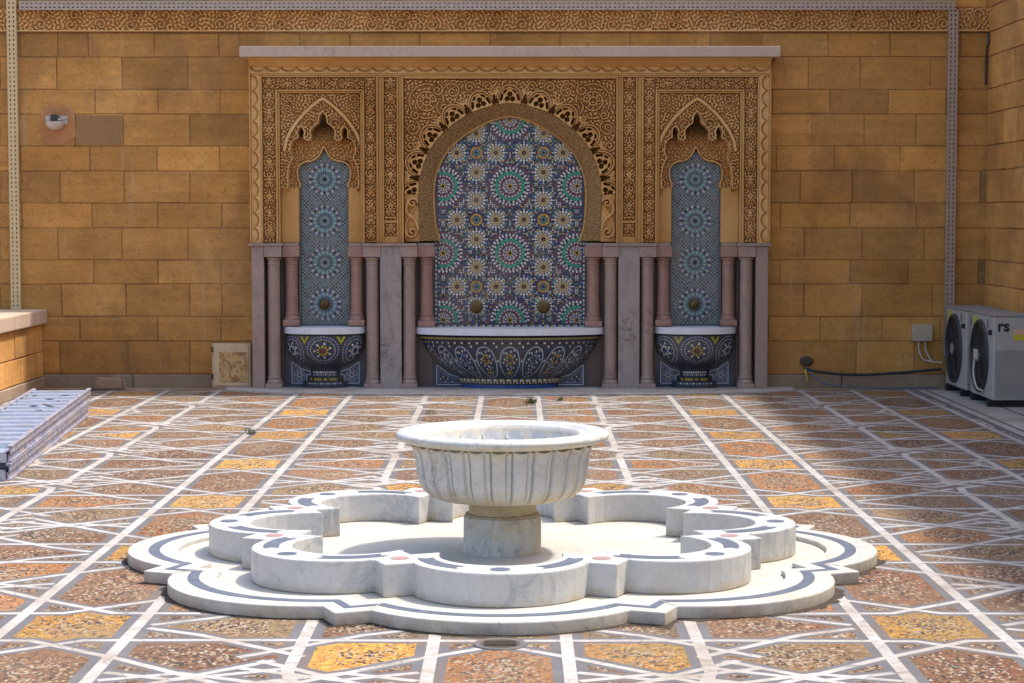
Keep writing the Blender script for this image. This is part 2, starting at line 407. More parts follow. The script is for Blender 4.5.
rv, re_, rf_, ov, oe, of = delaunay_2d_cdt(vlist, [], faces, 0, 1e-5)
cen = np.array([[sum(rv[i].x for i in f) / len(f), sum(rv[i].y for i in f) / len(f)] for f in rf_])
isw = np.zeros(len(rf_), bool); isg = np.zeros(len(rf_), bool)
for q_, kd in zip(faces[1:], fkind[1:]):
    P = [vlist[i] for i in q_]; ok = np.ones(len(rf_), bool)
    for i in range(4):
        a_, b_ = P[i], P[(i + 1) % 4]
        ok &= ((b_.x - a_.x) * (cen[:, 1] - a_.y) - (b_.y - a_.y) * (cen[:, 0] - a_.x)) >= -1e-9
    if kd == 'w': isw |= ok
    else: isg |= ok
kind_of = ['w' if w_ else 'g' if g_ else 'c' for w_, g_ in zip(isw, isg)]
# flood the cells
edge = {}
for fi, f in enumerate(rf_):
    if kind_of[fi] == 'c':
        for i in range(len(f)):
            e = tuple(sorted((f[i], f[(i + 1) % len(f)]))); edge.setdefault(e, []).append(fi)
comp = {}; comps = []
adj = {}
for e, l in edge.items():
    if len(l) == 2: adj.setdefault(l[0], []).append(l[1]); adj.setdefault(l[1], []).append(l[0])
for fi in range(len(rf_)):
    if kind_of[fi] == 'c' and fi not in comp:
        st = [fi]; comp[fi] = len(comps); cur = []
        while st:
            a = st.pop(); cur.append(a)
            for b in adj.get(a, []):
                if b not in comp: comp[b] = comp[fi]; st.append(b)
        comps.append(cur)
def tri_area(f):
    p = [rv[i] for i in f]; return abs(sum(p[i].x * p[(i + 1) % len(p)].y - p[(i + 1) % len(p)].x * p[i].y for i in range(len(p)))) / 2
YEL = (.46, .25, .045); ORG = (.29, .125, .035); BRN = (.175, .09, .042); RED = (.19, .088, .040); BEI = (.24, .155, .070); DRK = (.13, .08, .045)
extra_yellow = [(.5, 7.1), (-.5, 7.1), (.6, 11.7), (-.6, 11.7), (2.87, 17.6), (-2.87, 17.6), (-2.87, 15.3), (-2.88, 14.3), (-2.85, 11.75), (-2.66, 10.76), (2.85, 14.3)]
info = []
for cur in comps:
    A = sum(tri_area(rf_[i]) for i in cur)
    cx = sum(tri_area(rf_[i]) * sum(rv[k].x for k in rf_[i]) / len(rf_[i]) for i in cur) / max(A, 1e-9)
    cy = sum(tri_area(rf_[i]) * sum(rv[k].y for k in rf_[i]) / len(rf_[i]) for i in cur) / max(A, 1e-9)
    lx = min((cx - a for a in CX), key=abs); ly = (cy - Y0 + PER / 2) % PER - PER / 2
    rr = random.random()
    ink = .75
    xs_ = [rv[k].x for i in cur for k in rf_[i]]; ys_ = [rv[k].y for i in cur for k in rf_[i]]
    bb = ((min(xs_) + max(xs_)) / 2, (min(ys_) + max(ys_)) / 2, max((max(xs_) - min(xs_)) / 2, .01), max((max(ys_) - min(ys_)) / 2, .01))
    if A < .004: col = BEI; ink = .7
    elif abs(lx) < .1 and abs(ly) < .1:
        col = YEL if abs(cx) > .6 else BEI; ink = .45
    elif any(abs(cx - a) < .19 and abs(cy - b) < .2 for a, b in extra_yellow) and A > .03: col = YEL; ink = .4
    elif A > .08 and abs(lx) < .2: col = random.choice([BRN, ORG, RED, BRN]); ink = .6
    elif A > .08: col = random.choice([RED, ORG, BRN, BEI]); ink = .65
    elif A > .03: col = random.choice([BRN, BEI, ORG, DRK]); ink = .8
    else: col = random.choice([BEI, BEI, DRK, BRN]); ink = .95
    f_ = random.uniform(.72, 1.15); col = tuple(x * f_ for x in col)
    if cy > 13.5 and random.random() < .3: col = tuple(x * .8 for x in col)
    info.append((col, ink, bb))
pv = MB(); fieldof = {}
pv.v = [(p.x, p.y, 0) for p in rv]
for fi, f in enumerate(rf_):
    k = kind_of[fi]
    if k is None: continue
    pv.f.append(list(f))
    if k == 'w': pv.m.append(0); pv.c.append((1, 1, 1, 1))
    elif k == 'g': pv.m.append(1); pv.c.append((1, 1, 1, 1))
    else:
        col, ink, bb = info[comp[fi]]; fieldof[len(pv.f) - 1] = bb; pv.m.append(2); pv.c.append((*col, ink))
# right marble margin with dark lines, and its framing strip, at the same level (butted)
def pq(x0, x1, y0, y1, mi): pv.add([(x0, y0, 0), (x1, y0, 0), (x1, y1, 0), (x0, y1, 0)], [(0, 1, 2, 3)], mi, (1, 1, 1, 1))
pq(3.70, 3.75, 5.6, 18.6, 1); pq(3.75, 3.82, 5.6, 18.6, 0); pq(3.82, 3.85, 5.6, 18.6, 1)
yy = 5.6; k = 0
while yy < 18.6:
    ye = min(yy + .62, 18.6)
    xs = [3.85, 4.13, 4.16, 4.46]
    for a in range(0, 2):
        x0, x1 = (3.85, 4.12) if a == 0 else (4.15, 4.44)
        off = .3 if a else 0
        pq(x0, x1, yy, ye - .03, 0); pq(x0, x1, ye - .03, ye, 1)
    pq(4.12, 4.15, yy, ye, 1)
    yy = ye; k += 1
# beyond the left strips and in front of the frame: the same marble
pv.add([(-5.2, -2, 0), (4.44, -2, 0), (4.44, 5.6, 0), (-5.2, 5.6, 0)], [(0, 1, 2, 3)], 2, (*BEI, .8))
po_ = pv.build('pavement', [M['pw'], M['pg'], M['mosaic']], fixn=False)
fa = po_.data.color_attributes.new('Field', 'FLOAT_COLOR', 'CORNER'); arr = []
for fi, f in enumerate(pv.f):
    bb = fieldof.get(fi)
    for vi in f:
        arr.extend([(pv.v[vi][0] - bb[0]) / bb[2], (pv.v[vi][1] - bb[1]) / bb[3], 0, 1] if bb else [0, 0, 0, 1])
fa.data.foreach_set('color', arr)
tag(po_, kind='structure')
# curved marble threshold in front of the wall fountain
ap = MB(); pts = []
for k in range(41):
    a = -1 + 2 * k / 40; pts.append((a * 2.62, 18.30 - .62 * math.sqrt(max(0, 1 - a * a * .98)) ))
pts = [(-2.62, 18.5)] + pts + [(2.62, 18.5)]
ap.prism(pts, .0, .012, axis='z')
gi = [(x * .985, y + .05) for x, y in pts[1:-1]]
tag(ap.build('threshold_paving', M['pw']), kind='structure')
dirt = MB()
dirt.box(-5.2, 4.42, 18.26, 18.46, -.01, .006)
tag(dirt.build('wall_foot_paving', M['plinth']), kind='structure')

# ------------------------------------------------------------------ block walls
def block_face(mb, a0, a1, z0, z1, d, gap, bev, col, mapf):
    """one dressed block face: bevelled front standing d proud of the mortar"""
    g = gap / 2; b = bev
    j = lambda: random.uniform(-.0025, .0025)
    o = [(a0 + g + j(), z0 + g + j()), (a1 - g + j(), z0 + g + j()), (a1 - g + j(), z1 - g + j()), (a0 + g + j(), z1 - g + j())]
    i_ = [(o[0][0] + b, o[0][1] + b), (o[1][0] - b, o[1][1] + b), (o[2][0] - b, o[2][1] - b), (o[3][0] + b, o[3][1] - b)]
    dd = d + random.uniform(-.003, .003)
    vs = [mapf(p[0], p[1], 0) for p in o] + [mapf(p[0], p[1], dd - b * .8) for p in o] + [mapf(p[0], p[1], dd) for p in i_]
    fs = [(8, 9, 10, 11)]
    for k in range(4):
        n = (k + 1) % 4; fs += [(k, n, 4 + n, 4 + k), (4 + k, 4 + n, 8 + n, 8 + k)]
    mb.add(vs, fs, 0, col)
def blkcol():
    v = random.uniform(.86, 1.10)
    r = random.random()
    if r < .12: v *= .86
    if r > .93: v *= 1.12
    h = random.uniform(-.05, .05)
    return (v * (1 + h * .4), v, v * (1 - h * 1.5))
rows_y = [388, 374, 341, 316.5, 284, 260, 228, 203, 171, 146, 114, 89.5, 57, 33]
rows = [zat(y) for y in rows_y]
joints = {}
wall = empty('stone_wall', (0, DW, 0), label='long back wall of honey sandstone blocks with the tiled fountain built against it', cat='wall')
mb = MB()
mf = lambda a, z, d: (a, -.012 - d + .012, z)
lefts = {  # joint positions (photo survey) for the parts left and right of the surround
 12: [20, 58, 88, 154, 219, 240], 11: [0, 57, 122, 188, 250], 10: [18, 95, 158, 220], 9: [0, 75, 123, 190, 250], 8: [20, 90, 157, 220],
 7: [0, 60, 124, 190, 250], 6: [22, 92, 158, 222], 5: [0, 58, 122, 188, 250], 4: [20, 94, 158, 221], 3: [0, 62, 126, 190, 222], 2: [22, 80, 158, 221], 1: [60, 128, 190, 213]}
for ri in range(1, 13):
    z0, z1 = rows[ri], rows[ri + 1]
    ym = (rows_y[ri] + rows_y[ri + 1]) / 2
    L = sorted(set(lefts.get(ri, [])))
    xs = [-20 - 70 * 3, -20 - 140, -20 - 70] + [l for l in L if l > -5] + [300 + (ri % 2) * 30]
    Rr = [710 + (ri % 2) * 32]
    while Rr[-1] < 985: Rr.append(Rr[-1] + random.choice([52, 62, 66, 70, 58]))
    allx = xs + [350 + 30 * (ri % 2), 420, 490, 560, 630] + Rr
    mx = sorted(set(xat(p, ym) for p in allx))
    mx = [x for x in mx if x < 4.36] + [4.43]
    clean = [mx[0]]
    for x in mx[1:]:
        if x - clean[-1] > .16: clean.append(x)
    def hid(a, b): return a > -2.33 and b < 2.33 and z1 < 3.0
    for a0, a1 in zip(clean[:-1], clean[1:]):
        if z0 < 3.0:
            if a0 > -2.33 and a1 < 2.33: continue
            if a0 < -2.33 < a1: a1 = -2.33
            elif a0 < 2.33 < a1: a0 = 2.33
        block_face(mb, a0, a1, z0, z1, .009, random.choice([.005, .007, .009]), .004, blkcol(), mf)
# rows above the frame of the photograph
zz = zat(8)
for k in range(2):
    a = -7.0 + k * .3
    while a < 4.4:
        b = min(a + .6, 4.43); block_face(mb, a, b, zz + k * .27, zz + k * .27 + .27, .012, .009, .004, blkcol(), mf); a = b
WT = zz + .54
mb.build('masonry', [M['block']], wall, fixn=True)
bk = MB()
for a_, b_, c_, z0_, z1_ in ((-7.0, -2.2, .0005, 0, WT), (2.2, 4.43, .0005, 0, WT), (-2.2, 2.2, .0005, 0, 1.36), (-2.2, 2.2, .0005, 2.98, WT), (-2.2, 2.2, .20, 1.36, 2.98)):
    bk.box(a_, b_, c_, .5, z0_, z1_)
bk.build('core', M['mortar'], wall)
sk = MB()
a = -4.6
while a < 4.42:
    b = min(a + random.uniform(.7, 1.1), 4.42)
    if a < -2.38 < b: b = -2.38
    if a < 2.38 < b and a > -2.38: b = 2.38
    if not (b > -2.3 and a < 2.3): sk.bbox(a + .003, b - .003, -.045, -.001, 0, rows[1] - .004, .008)
    a = b
sk.build('skirting', M['plinth'], wall)
cp = MB(); cp.bbox(-7.05, 4.43, -.06, .54, WT + .001, WT + .1, .01); cp.build('coping', M['cornice'], wall)

# ------------------------------------------------------------------ relief (height field) carving
class HF:
    def __init__(s, x0, x1, z0, z1, res=.005):
        s.nx = int(round((x1 - x0) / res)) + 1; s.nz = int(round((z1 - z0) / res)) + 1
        s.x = np.linspace(x0, x1, s.nx); s.z = np.linspace(z0, z1, s.nz)
        s.X, s.Zg = np.meshgrid(s.x, s.z); s.H = np.zeros_like(s.X); s.M = np.ones_like(s.X, bool); s.res = res
    def inside(s, poly):
        r = np.zeros_like(s.M); n = len(poly)
        for i in range(n):
            (x0, z0), (x1, z1) = poly[i], poly[(i + 1) % n]
            if z0 == z1: continue
            c = (s.Zg > min(z0, z1)) & (s.Zg <= max(z0, z1))
            xi = x0 + (s.Zg - z0) / (z1 - z0) * (x1 - x0)
            r ^= c & (s.X < xi)
        return r
    def dist(s, pts, closed=False):
        d = np.full(s.X.shape, 1e3); n = len(pts)
        for i in range(n if closed else n - 1):
            a = pts[i]; b = pts[(i + 1) % n]
            dx, dz = b[0] - a[0], b[1] - a[1]; L = dx * dx + dz * dz + 1e-12
            t_ = np.clip(((s.X - a[0]) * dx + (s.Zg - a[1]) * dz) / L, 0, 1)
            d = np.minimum(d, np.hypot(s.X - a[0] - t_ * dx, s.Zg - a[1] - t_ * dz))
        return d
    def mesh(s, name, mat, y, parent):
        """front surface at depth y, raised towards the viewer by H, with edges closed backwards"""
        idx = -np.ones(s.X.shape, int)
        cell = s.M[:-1, :-1] & s.M[1:, :-1] & s.M[:-1, 1:] & s.M[1:, 1:]
        used = np.zeros_like(s.M)
        used[:-1, :-1] |= cell; used[1:, :-1] |= cell; used[:-1, 1:] |= cell; used[1:, 1:] |= cell
        n = int(used.sum()); idx[used] = np.arange(n)
        co_ = np.stack([s.X[used], y - s.H[used], s.Zg[used]], 1).astype(np.float32)
        a, b, c_, d_ = idx[:-1, :-1][cell], idx[:-1, 1:][cell], idx[1:, 1:][cell], idx[1:, :-1][cell]
        q = np.stack([a, b, c_, d_], 1)
        me = bpy.data.meshes.new(name); nf = len(q)
        me.vertices.add(n); me.vertices.foreach_set('co', co_.ravel())
        me.loops.add(nf * 4); me.loops.foreach_set('vertex_index', q.ravel().astype(np.int32))
        me.polygons.add(nf); me.polygons.foreach_set('loop_start', np.arange(0, nf * 4, 4, dtype=np.int32))
        me.polygons.foreach_set('use_smooth', np.zeros(nf, bool))
        me.materials.append(mat); me.update(calc_edges=True); me.validate()
        o = bpy.data.objects.new(name, me); COL.objects.link(o)
        if parent: o.parent = parent
        return o

def sstep(a, b, x): t_ = np.clip((x - a) / (b - a), 0, 1); return t_ * t_ * (3 - 2 * t_)
def curls(shape, res, wl, seed, mirror=True, aniso=1.0):
    """band-limited noise turned into meandering leaf scrolls (0..1)"""
    rng = np.random.default_rng(seed); nz, nx = shape
    n = rng.standard_normal((nz, nx)); fz = np.fft.fftfreq(nz, res)[:, None]; fx = np.fft.fftfreq(nx, res)[None, :]
    fr = np.hypot(fz / aniso, fx); f0 = 1 / wl
    sp = np.fft.fft2(n) * np.exp(-((fr - f0) / (f0 * .22)) ** 2)
    r = np.real(np.fft.ifft2(sp)); r /= r.std()
    if mirror: r = (r + r[:, ::-1]) / 2 * 1.35
    return sstep(-.25, .25, r)
def scroll(s, cx, cz, r0, turns, a0, dirn, w=.009):
    pts = []
    for k in range(22):
        t_ = k / 21; r = r0 * (1 - .85 * t_); a = a0 + dirn * t_ * turns * 2 * PI
        pts.append((cx + r * math.cos(a), cz + r * math.sin(a)))
    return pts
def raise_curve(hf, pts, w, h, closed=False):
    d = hf.dist(pts, closed); hf.H = np.maximum(hf.H, h * np.sqrt(np.clip(1 - (d / w) ** 2, 0, 1)))
def groove_around(hf, pts, w, closed=False):
    d = hf.dist(pts, closed); hf.H = np.where(d < w, 0, hf.H)

def scroll_panel(x0, x1, z0, z1, seed, depth=.042, wl=.028, vertical=True, cellr=None, res=.005):
    hf = HF(x0, x1, z0, z1, res)
    hf.H = depth * curls(hf.X.shape, res, wl, seed)
    W = (x1 - x0) if vertical else (z1 - z0); L = (z1 - z0) if vertical else (x1 - x0)
    n = max(1, int(round(L / (W * 1.25)))); st = L / n
    for k in range(n):
        c_ = (z0 if vertical else x0) + (k + .5) * st; m = (x0 + x1) / 2 if vertical else (z0 + z1) / 2
        for sg in (1, -1):
            if vertical:
                pts = scroll(hf, m + sg * W * .24, c_, W * .22, 1.1, PI / 2 * (1 if k % 2 else -1), sg * (1 if k % 2 else -1))
            else:
                pts = scroll(hf, c_, m + sg * W * .24, W * .22, 1.1, 0 if k % 2 else PI, sg)
            groove_around(hf, pts, .014); raise_curve(hf, pts, .0085, depth * 1.15)
        dm = [(m, c_ + st * .5), (m + W * .13, c_ + st * .33), (m, c_ + st * .12), (m - W * .13, c_ + st * .33)] if vertical else \
             [(c_ + st * .5, m), (c_ + st * .33, m + W * .13), (c_ + st * .12, m), (c_ + st * .33, m - W * .13)]
        raise_curve(hf, dm, .008, depth * 1.1, True)
    e = np.minimum(np.minimum(hf.X - x0, x1 - hf.X), np.minimum(hf.Zg - z0, z1 - hf.Zg))
    hf.H *= sstep(0, .006, e)
    return hf

# the frieze along the top of the back wall
zf0, zf1 = zat(33) + .012, zat(8)
parts_fr = [(-7.0, -4.72), (-4.70, -2.3), (-2.3, .1), (.1, 2.3), (2.3, 4.43)]
fr = MB()
fx0, fx1 = -5.0, 4.43
hf = HF(fx0, fx1, zf0, zf1, .006)
hf.H = .034 * curls(hf.X.shape, .006, .036, 11, mirror=False)
W = zf1 - zf0; n = 34; st = (fx1 - fx0) / n
for k in range(n):
    c_ = fx0 + (k + .5) * st; m = (zf0 + zf1) / 2
    for sg in (1, -1):
        pts = scroll(hf, c_ + (.02 if sg > 0 else -.02), m + sg * W * .2, W * .26, 1.2, 0 if k % 2 else PI, sg)
        groove_around(hf, pts, .016); raise_curve(hf, pts, .010, .038)
hf.H = np.maximum(hf.H, .036 * ((hf.Zg - zf0) < .014))
ob = hf.mesh('carved_frieze', M['carved'], -.004, wall)

# right-hand wall, running towards the camera
RX = 4.42
rw = empty('stone_wall', (RX, DW, 0), label='side wall of sandstone blocks beyond the air conditioners at the right edge', cat='wall')
mb = MB()
mfr = lambda a, z, d: (-d, -a, z)        # a = distance from the corner towards the camera
hz = rows + [zat(8)] + [zat(8) + .27 * k for k in range(1, 5)]
for ri in range(0, len(hz) - 1):
    a = (ri % 2) * -.16 + .0
    z0, z1 = hz[ri], hz[ri + 1]
    while a < 17.5:
        b = a + random.choice([.36, .40, .44]); a_ = max(a, 0.03)
        if b - a_ > .08:
            block_face(mb, a_, min(b, 17.5), z0, z1, .014, .010, .005, tuple(c * 1.1 for c in blkcol()), mfr)
        a = b
RT = hz[-1]
mb.build('masonry', [M['block']], rw)
bk = MB(); bk.box(.0005, .5, -17.5, .5, 0, RT); bk.build('core', M['mortar'], rw)
bk = MB(); bk.bbox(-.05, .55, -17.55, .5, RT + .001, RT + .1, .01); bk.build('coping', M['cornice'], rw)

# low wall at the left
LX = -4.36
lw = empty('low_wall', (LX, DW, 0), label='low sandstone parapet wall with pale coping at the left edge', cat='wall')
mb = MB(); mfl = lambda a, z, d: (d, -a, z)
lz = [.0, .11, .34, .60]
for ri in range(1, 3):
    a = .03 - (ri % 2) * .2
    while a < 14:
        b = a + .52; a_ = max(a, .03); block_face(mb, a_, b, lz[ri], lz[ri + 1], .012, .010, .004, tuple(c * 1.12 for c in blkcol()), mfl); a = b
mb.build('masonry', [M['block']], lw)
bk = MB(); bk.box(-.7, -.0005, -14, -.02, 0, .602); bk.build('core', M['mortar'], lw)
bk = MB()
a = .02
while a < 14:
    bk.bbox(-.74, .055, -a - 1.2 + .004, -a, .604, .735, .012); a += 1.2
bk.build('coping', M['coping'], lw)
bk = MB()
a = .05
while a < 14:
    bk.bbox(0.0, .035, -a - .9 + .004, -a, .0, .108, .01); a += .9
bk.build('skirting', M['plinth'], lw)

# ------------------------------------------------------------------ the wall fountain
wf = empty('wall_fountain', (0, DW, 0), label='carved sandstone surround with three tiled arches and pink marble columns on the back wall', cat='wall fountain')
def Yp(p): return -p            # p metres proud of the wall, in the fountain's own frame
PF = .19                        # frame plane
def rect(u0, u1, ya, yb): return [(u0 * S, Z(yb)), (u1 * S, Z(yb)), (u1 * S, Z(ya)), (u0 * S, Z(ya))]

# cornice
c = MB()
c.bbox(-266.5 * S, 266.5 * S, Yp(.33), Yp(.0), Z(58), Z(47.5), .005); c.build('cornice_slab', M['cornice'], wf)
c = MB()
prof = [(.0, 76), (.195, 76), (.195, 69.5), (.205, 68), (.23, 64.5), (.235, 62), (.27, 60.5), (.28, 58.4), (.0, 58.4)]
pv_ = [(p, Z(y)) for p, y in prof][:]
def cprof(mb, u0, u1, prof):
    n = len(prof); vs_ = [(u0 * S, -p, z) for p, z in prof] + [(u1 * S, -p, z) for p, z in prof]
    fs = [tuple(range(n)), tuple(reversed(range(n, 2 * n)))] + [(i, (i + 1) % n, n + (i + 1) % n, n + i) for i in range(n)]
    mb.add(vs_, fs)
cprof(c, -259, 259, [(p, z) for p, z in pv_ if True][0:0] + [(.0, Z(66)), (.205, Z(66)), (.21, Z(64.8)), (.235, Z(62.5)), (.24, Z(61)), (.275, Z(60)), (.28, Z(58.2)), (.0, Z(58.2))])
c.build('cornice_moulding', M['plain'], wf)

# solid frame body: everything in the surround's upper half with the three openings cut out
def mirror(poly): return [(-x, z) for x, z in reversed(poly)]
def arc(cx, cz, r, a0, a1, n): return [(cx + r * math.cos(R(a0 + (a1 - a0) * k / n)), cz + r * math.sin(R(a0 + (a1 - a0) * k / n))) for k in range(n + 1)]
def smooth_line(pts, n=8):
    """Catmull-Rom through the points"""
    P = [pts[0]] + list(pts) + [pts[-1]]; out = []
    for i in range(1, len(P) - 2):
        p0, p1, p2, p3 = P[i - 1], P[i], P[i + 1], P[i + 2]
        for k in range(n):
            t_ = k / n
            out.append(tuple(.5 * ((2 * p1[j]) + (-p0[j] + p2[j]) * t_ + (2 * p0[j] - 5 * p1[j] + 4 * p2[j] - p3[j]) * t_ * t_ + (-p0[j] + 3 * p1[j] - 3 * p2[j] + p3[j]) * t_ ** 3) for j in (0, 1)))
    out.append(pts[-1]); return out
# central horseshoe, right half bottom -> apex, elevation units
in_r = smooth_line([(70.5, 241), (74.5, 226), (76.3, 205), (76, 186), (72, 168), (62, 150), (45, 134.5), (24, 122.5), (8, 117), (0, 115.5)], 6)
out_r = smooth_line([(90, 241), (90.5, 225), (91.5, 205), (90.5, 183), (86, 164), (76, 144), (60, 127), (40, 113.5), (18, 105.5), (6, 103.5), (0, 103)], 6)
def resamp(P, n):
    L = [0]
    for a_, b_ in zip(P[:-1], P[1:]): L.append(L[-1] + math.dist(a_, b_))
    out = []
    for k in range(n + 1):
        t_ = L[-1] * k / n; i = 0
        while i < len(L) - 2 and L[i + 1] < t_: i += 1
        q_ = (t_ - L[i]) / max(L[i + 1] - L[i], 1e-9); out.append((P[i][0] + (P[i + 1][0] - P[i][0]) * q_, P[i][1] + (P[i + 1][1] - P[i][1]) * q_))
    return out
in_r = resamp(in_r, 56); out_r = resamp(out_r, 56)
IN = UZ(in_r) + UZ([(-u, y) for u, y in reversed(in_r[:-1])])
OUT = UZ(out_r) + UZ([(-u, y) for u, y in reversed(out_r[:-1])])
# soffit: splayed ring between the two outlines
sf = MB(); n = len(IN)
ringp = []
for k in range(6):
    t_ = k / 5; bul = math.sin(t_ * PI) * .012
    ringp.append([(OUT[i][0] * (1 - t_) + IN[i][0] * t_, -(.150 - .115 * t_ + bul * .6), OUT[i][1] * (1 - t_) + IN[i][1] * t_) for i in range(n)])
back = [(p[0], -.0125, p[1]) for p in IN]
allr = ringp + [back]; vs_ = [p for r_ in allr for p in r_]
fs = [(j * n + i, j * n + i + 1, (j + 1) * n + i + 1, (j + 1) * n + i) for j in range(len(allr) - 1) for i in range(n - 1)]
fs += [tuple(j * n for j in range(len(allr))), tuple(reversed([j * n + n - 1 for j in range(len(allr))]))]
sf.add(vs_, fs); sf.build('arch_soffit', M['soffit'], wf, smooth=40, fixn=True)
# thin raised fillet round the inner edge
fl = MB(); fl.tube([(p[0], -.040, p[1]) for p in IN], .011, 6); fl.build('arch_fillet', M['plain'], wf, smooth=60)

# central carved field with lobed openwork ring
def central_field():
    hf = HF(-105.5 * S, 105.5 * S, Z(241.5), Z(79), .0045)
    X, Zg = hf.X, hf.Zg; dep = .045
    base = curls(X.shape, hf.res, .032, 5)
    hf.H = dep * base
    # corner rosettes and large scrolls in the spandrels
    for sg in (1, -1):
        cx, cz = sg * 83 * S, Z(101)
        for r in (17, 9.5, 4):
            pts = arc(cx, cz, r * S, 0, 360, 36); groove_around(hf, pts, .016); raise_curve(hf, pts, .010, dep * 1.2)
        for k in range(8):
            a = k * PI / 4; pts = [(cx + 4 * S * math.cos(a), cz + 4 * S * math.sin(a)), (cx + 9.5 * S * math.cos(a), cz + 9.5 * S * math.sin(a))]
            raise_curve(hf, pts, .009, dep)
        for (u, y, r, a0, dr) in [(57, 91, 9, 0, 1), (40, 87, 6, PI, -1), (66, 108, 8, 1, -1), (97, 128, 8, 2, 1), (99, 146, 6, 0, -1), (72, 90, 6, 2, 1), (94, 115, 5, 1, -1), (22, 86, 5, 0, 1), (101, 163, 5, 3, 1)]:
            pts = scroll(hf, sg * u * S, Z(y), r * S, 1.4, a0 if sg > 0 else PI - a0, dr * sg); groove_around(hf, pts, .016); raise_curve(hf, pts, .0095, dep * 1.15)
    out_px = [(u, y) for u, y in out_r]
    # lobe centres ride on the outline; normal direction outwards
    import bisect
    pts = OUT; L = [0]
    for i in range(1, len(pts)): L.append(L[-1] + math.dist(pts[i], pts[i - 1]))
    T = L[-1]
    def at(s_):
        s_ = min(max(s_, 0), T - 1e-6); i = bisect.bisect_right(L, s_) - 1; i = min(i, len(pts) - 2)
        t_ = (s_ - L[i]) / (L[i + 1] - L[i]); p = (pts[i][0] + (pts[i + 1][0] - pts[i][0]) * t_, pts[i][1] + (pts[i + 1][1] - pts[i][1]) * t_)
        a = at_raw(s_ - .03); b = at_raw(s_ + .03); d = (b[0] - a[0], b[1] - a[1]); l = math.hypot(*d) or 1
        nrm = (d[1] / l, -d[0] / l)
        return p, nrm, (d[0] / l, d[1] / l)
    def at_raw(s_):
        s_ = min(max(s_, 0), T - 1e-6); i = min(bisect.bisect_right(L, s_) - 1, len(pts) - 2); t_ = (s_ - L[i]) / (L[i + 1] - L[i])
        return (pts[i][0] + (pts[i + 1][0] - pts[i][0]) * t_, pts[i][1] + (pts[i + 1][1] - pts[i][1]) * t_)
    s0 = 34 * S; nl = 11; st = (T - 2 * s0) / nl
    dOUT = hf.dist(OUT)
    ring = dOUT < 13 * S
    hf.H = np.where(dOUT < 15 * S, dep * .9, hf.H)
    holes = np.full(X.shape, 1e3)
    for k in range(nl):
        p, nn, tt = at(s0 + (k + .5) * st)
        def q(a, b): return (p[0] + nn[0] * a * S + tt[0] * b * S, p[1] + nn[1] * a * S + tt[1] * b * S)
        # lobe rings
        for (rad, w_, hh) in ((15.6, .011, 1.35), (12.9, .009, 1.2)):
            ap_ = [q(2.4 + rad * math.cos(a), rad * .80 * math.sin(a)) for a in [R(x) for x in range(-96, 97, 12)]]
            groove_around(hf, ap_, .013) if rad > 14 else None
            raise_curve(hf, ap_, w_, dep * hh)
        # trefoil and side openings
        for (a, b, r) in ((9.0, 0, 2.5), (4.2, 2.7, 2.5), (4.2, -2.7, 2.5)):
            c_ = q(a, b); holes = np.minimum(holes, np.hypot(X - c_[0], Zg - c_[1]) - r * S)
        for sg in (1, -1):
            for (a0, b0, a1, b1, r) in ((8.2, 7.6 * sg, 3.6, 8.9 * sg, 1.2), (12.6, 3.6 * sg, 10.8, 5.6 * sg, .9)):
                holes = np.minimum(holes, hf.dist([q(a0, b0), q(a1, b1)]) - r * S)
        if k < nl - 1:
            p3, n3, t3 = at(s0 + (k + 1) * st)
            for a0, b0, a1, b1, r in ((2.0, 0, 9.5, 0, 1.0), (1.5, 2.0, 6.0, 1.6, .7), (1.5, -2.0, 6.0, -1.6, .7)):
                holes = np.minimum(holes, hf.dist([(p3[0] + n3[0] * a0 * S + t3[0] * b0 * S, p3[1] + n3[1] * a0 * S + t3[1] * b0 * S), (p3[0] + n3[0] * a1 * S + t3[0] * b1 * S, p3[1] + n3[1] * a1 * S + t3[1] * b1 * S)]) - r * S)
        tr = [q(9.0 + 4.9 * math.cos(a), 4.9 * math.sin(a)) for a in [R(x) for x in range(-100, 101, 20)]]
        raise_curve(hf, tr, .007, dep * 1.15)
        # boss between lobes
        if k < nl - 1:
            p2, n2, t2 = at(s0 + (k + 1) * st); c_ = (p2[0] + n2[0] * 15.5 * S, p2[1] + n2[1] * 15.5 * S)
            groove_around(hf, [c_, c_], .026); raise_curve(hf, arc(c_[0], c_[1], .017, 0, 360, 14), .009, dep * 1.3)
            raise_curve(hf, [c_, (c_[0] + n2[0] * .03, c_[1] + n2[1] * .03)], .008, dep * 1.1)
            
    # opening
    poly = OUT + [(-90 * S, Z(260)), (90 * S, Z(260))]
    hf.M &= ~hf.inside(poly)
    # plain bracket block under the ring ends, each with an S-scroll
    for sg in (1, -1):
        box_ = (np.abs(X - sg * 99 * S) < 9 * S) & (Zg < Z(194)); hf.H = np.where(box_, dep * .35, hf.H)
        s1 = scroll(hf, sg * 97 * S, Z(203), 5.2 * S, 1.3, PI if sg > 0 else 0, -sg); s2 = scroll(hf, sg * 97.5 * S, Z(232), 6.0 * S, 1.3, 0 if sg > 0 else PI, -sg)
        raise_curve(hf, s1, .014, dep * 1.8); raise_curve(hf, s2, .014, dep * 1.8)
        raise_curve(hf, smooth_line(UZ([(sg * 101.5, 201), (sg * 103, 212), (sg * 95, 220), (sg * 91.5, 230)]), 6), .016, dep * 1.7)
        raise_curve(hf, smooth_line(UZ([(sg * 94, 206), (sg * 100, 216), (sg * 104, 226), (sg * 103.5, 238)]), 6), .012, dep * 1.5)
    e = np.minimum(np.minimum(X - hf.x[0], hf.x[-1] - X), hf.z[-1] - Zg)
    hf.H *= sstep(0, .006, e)
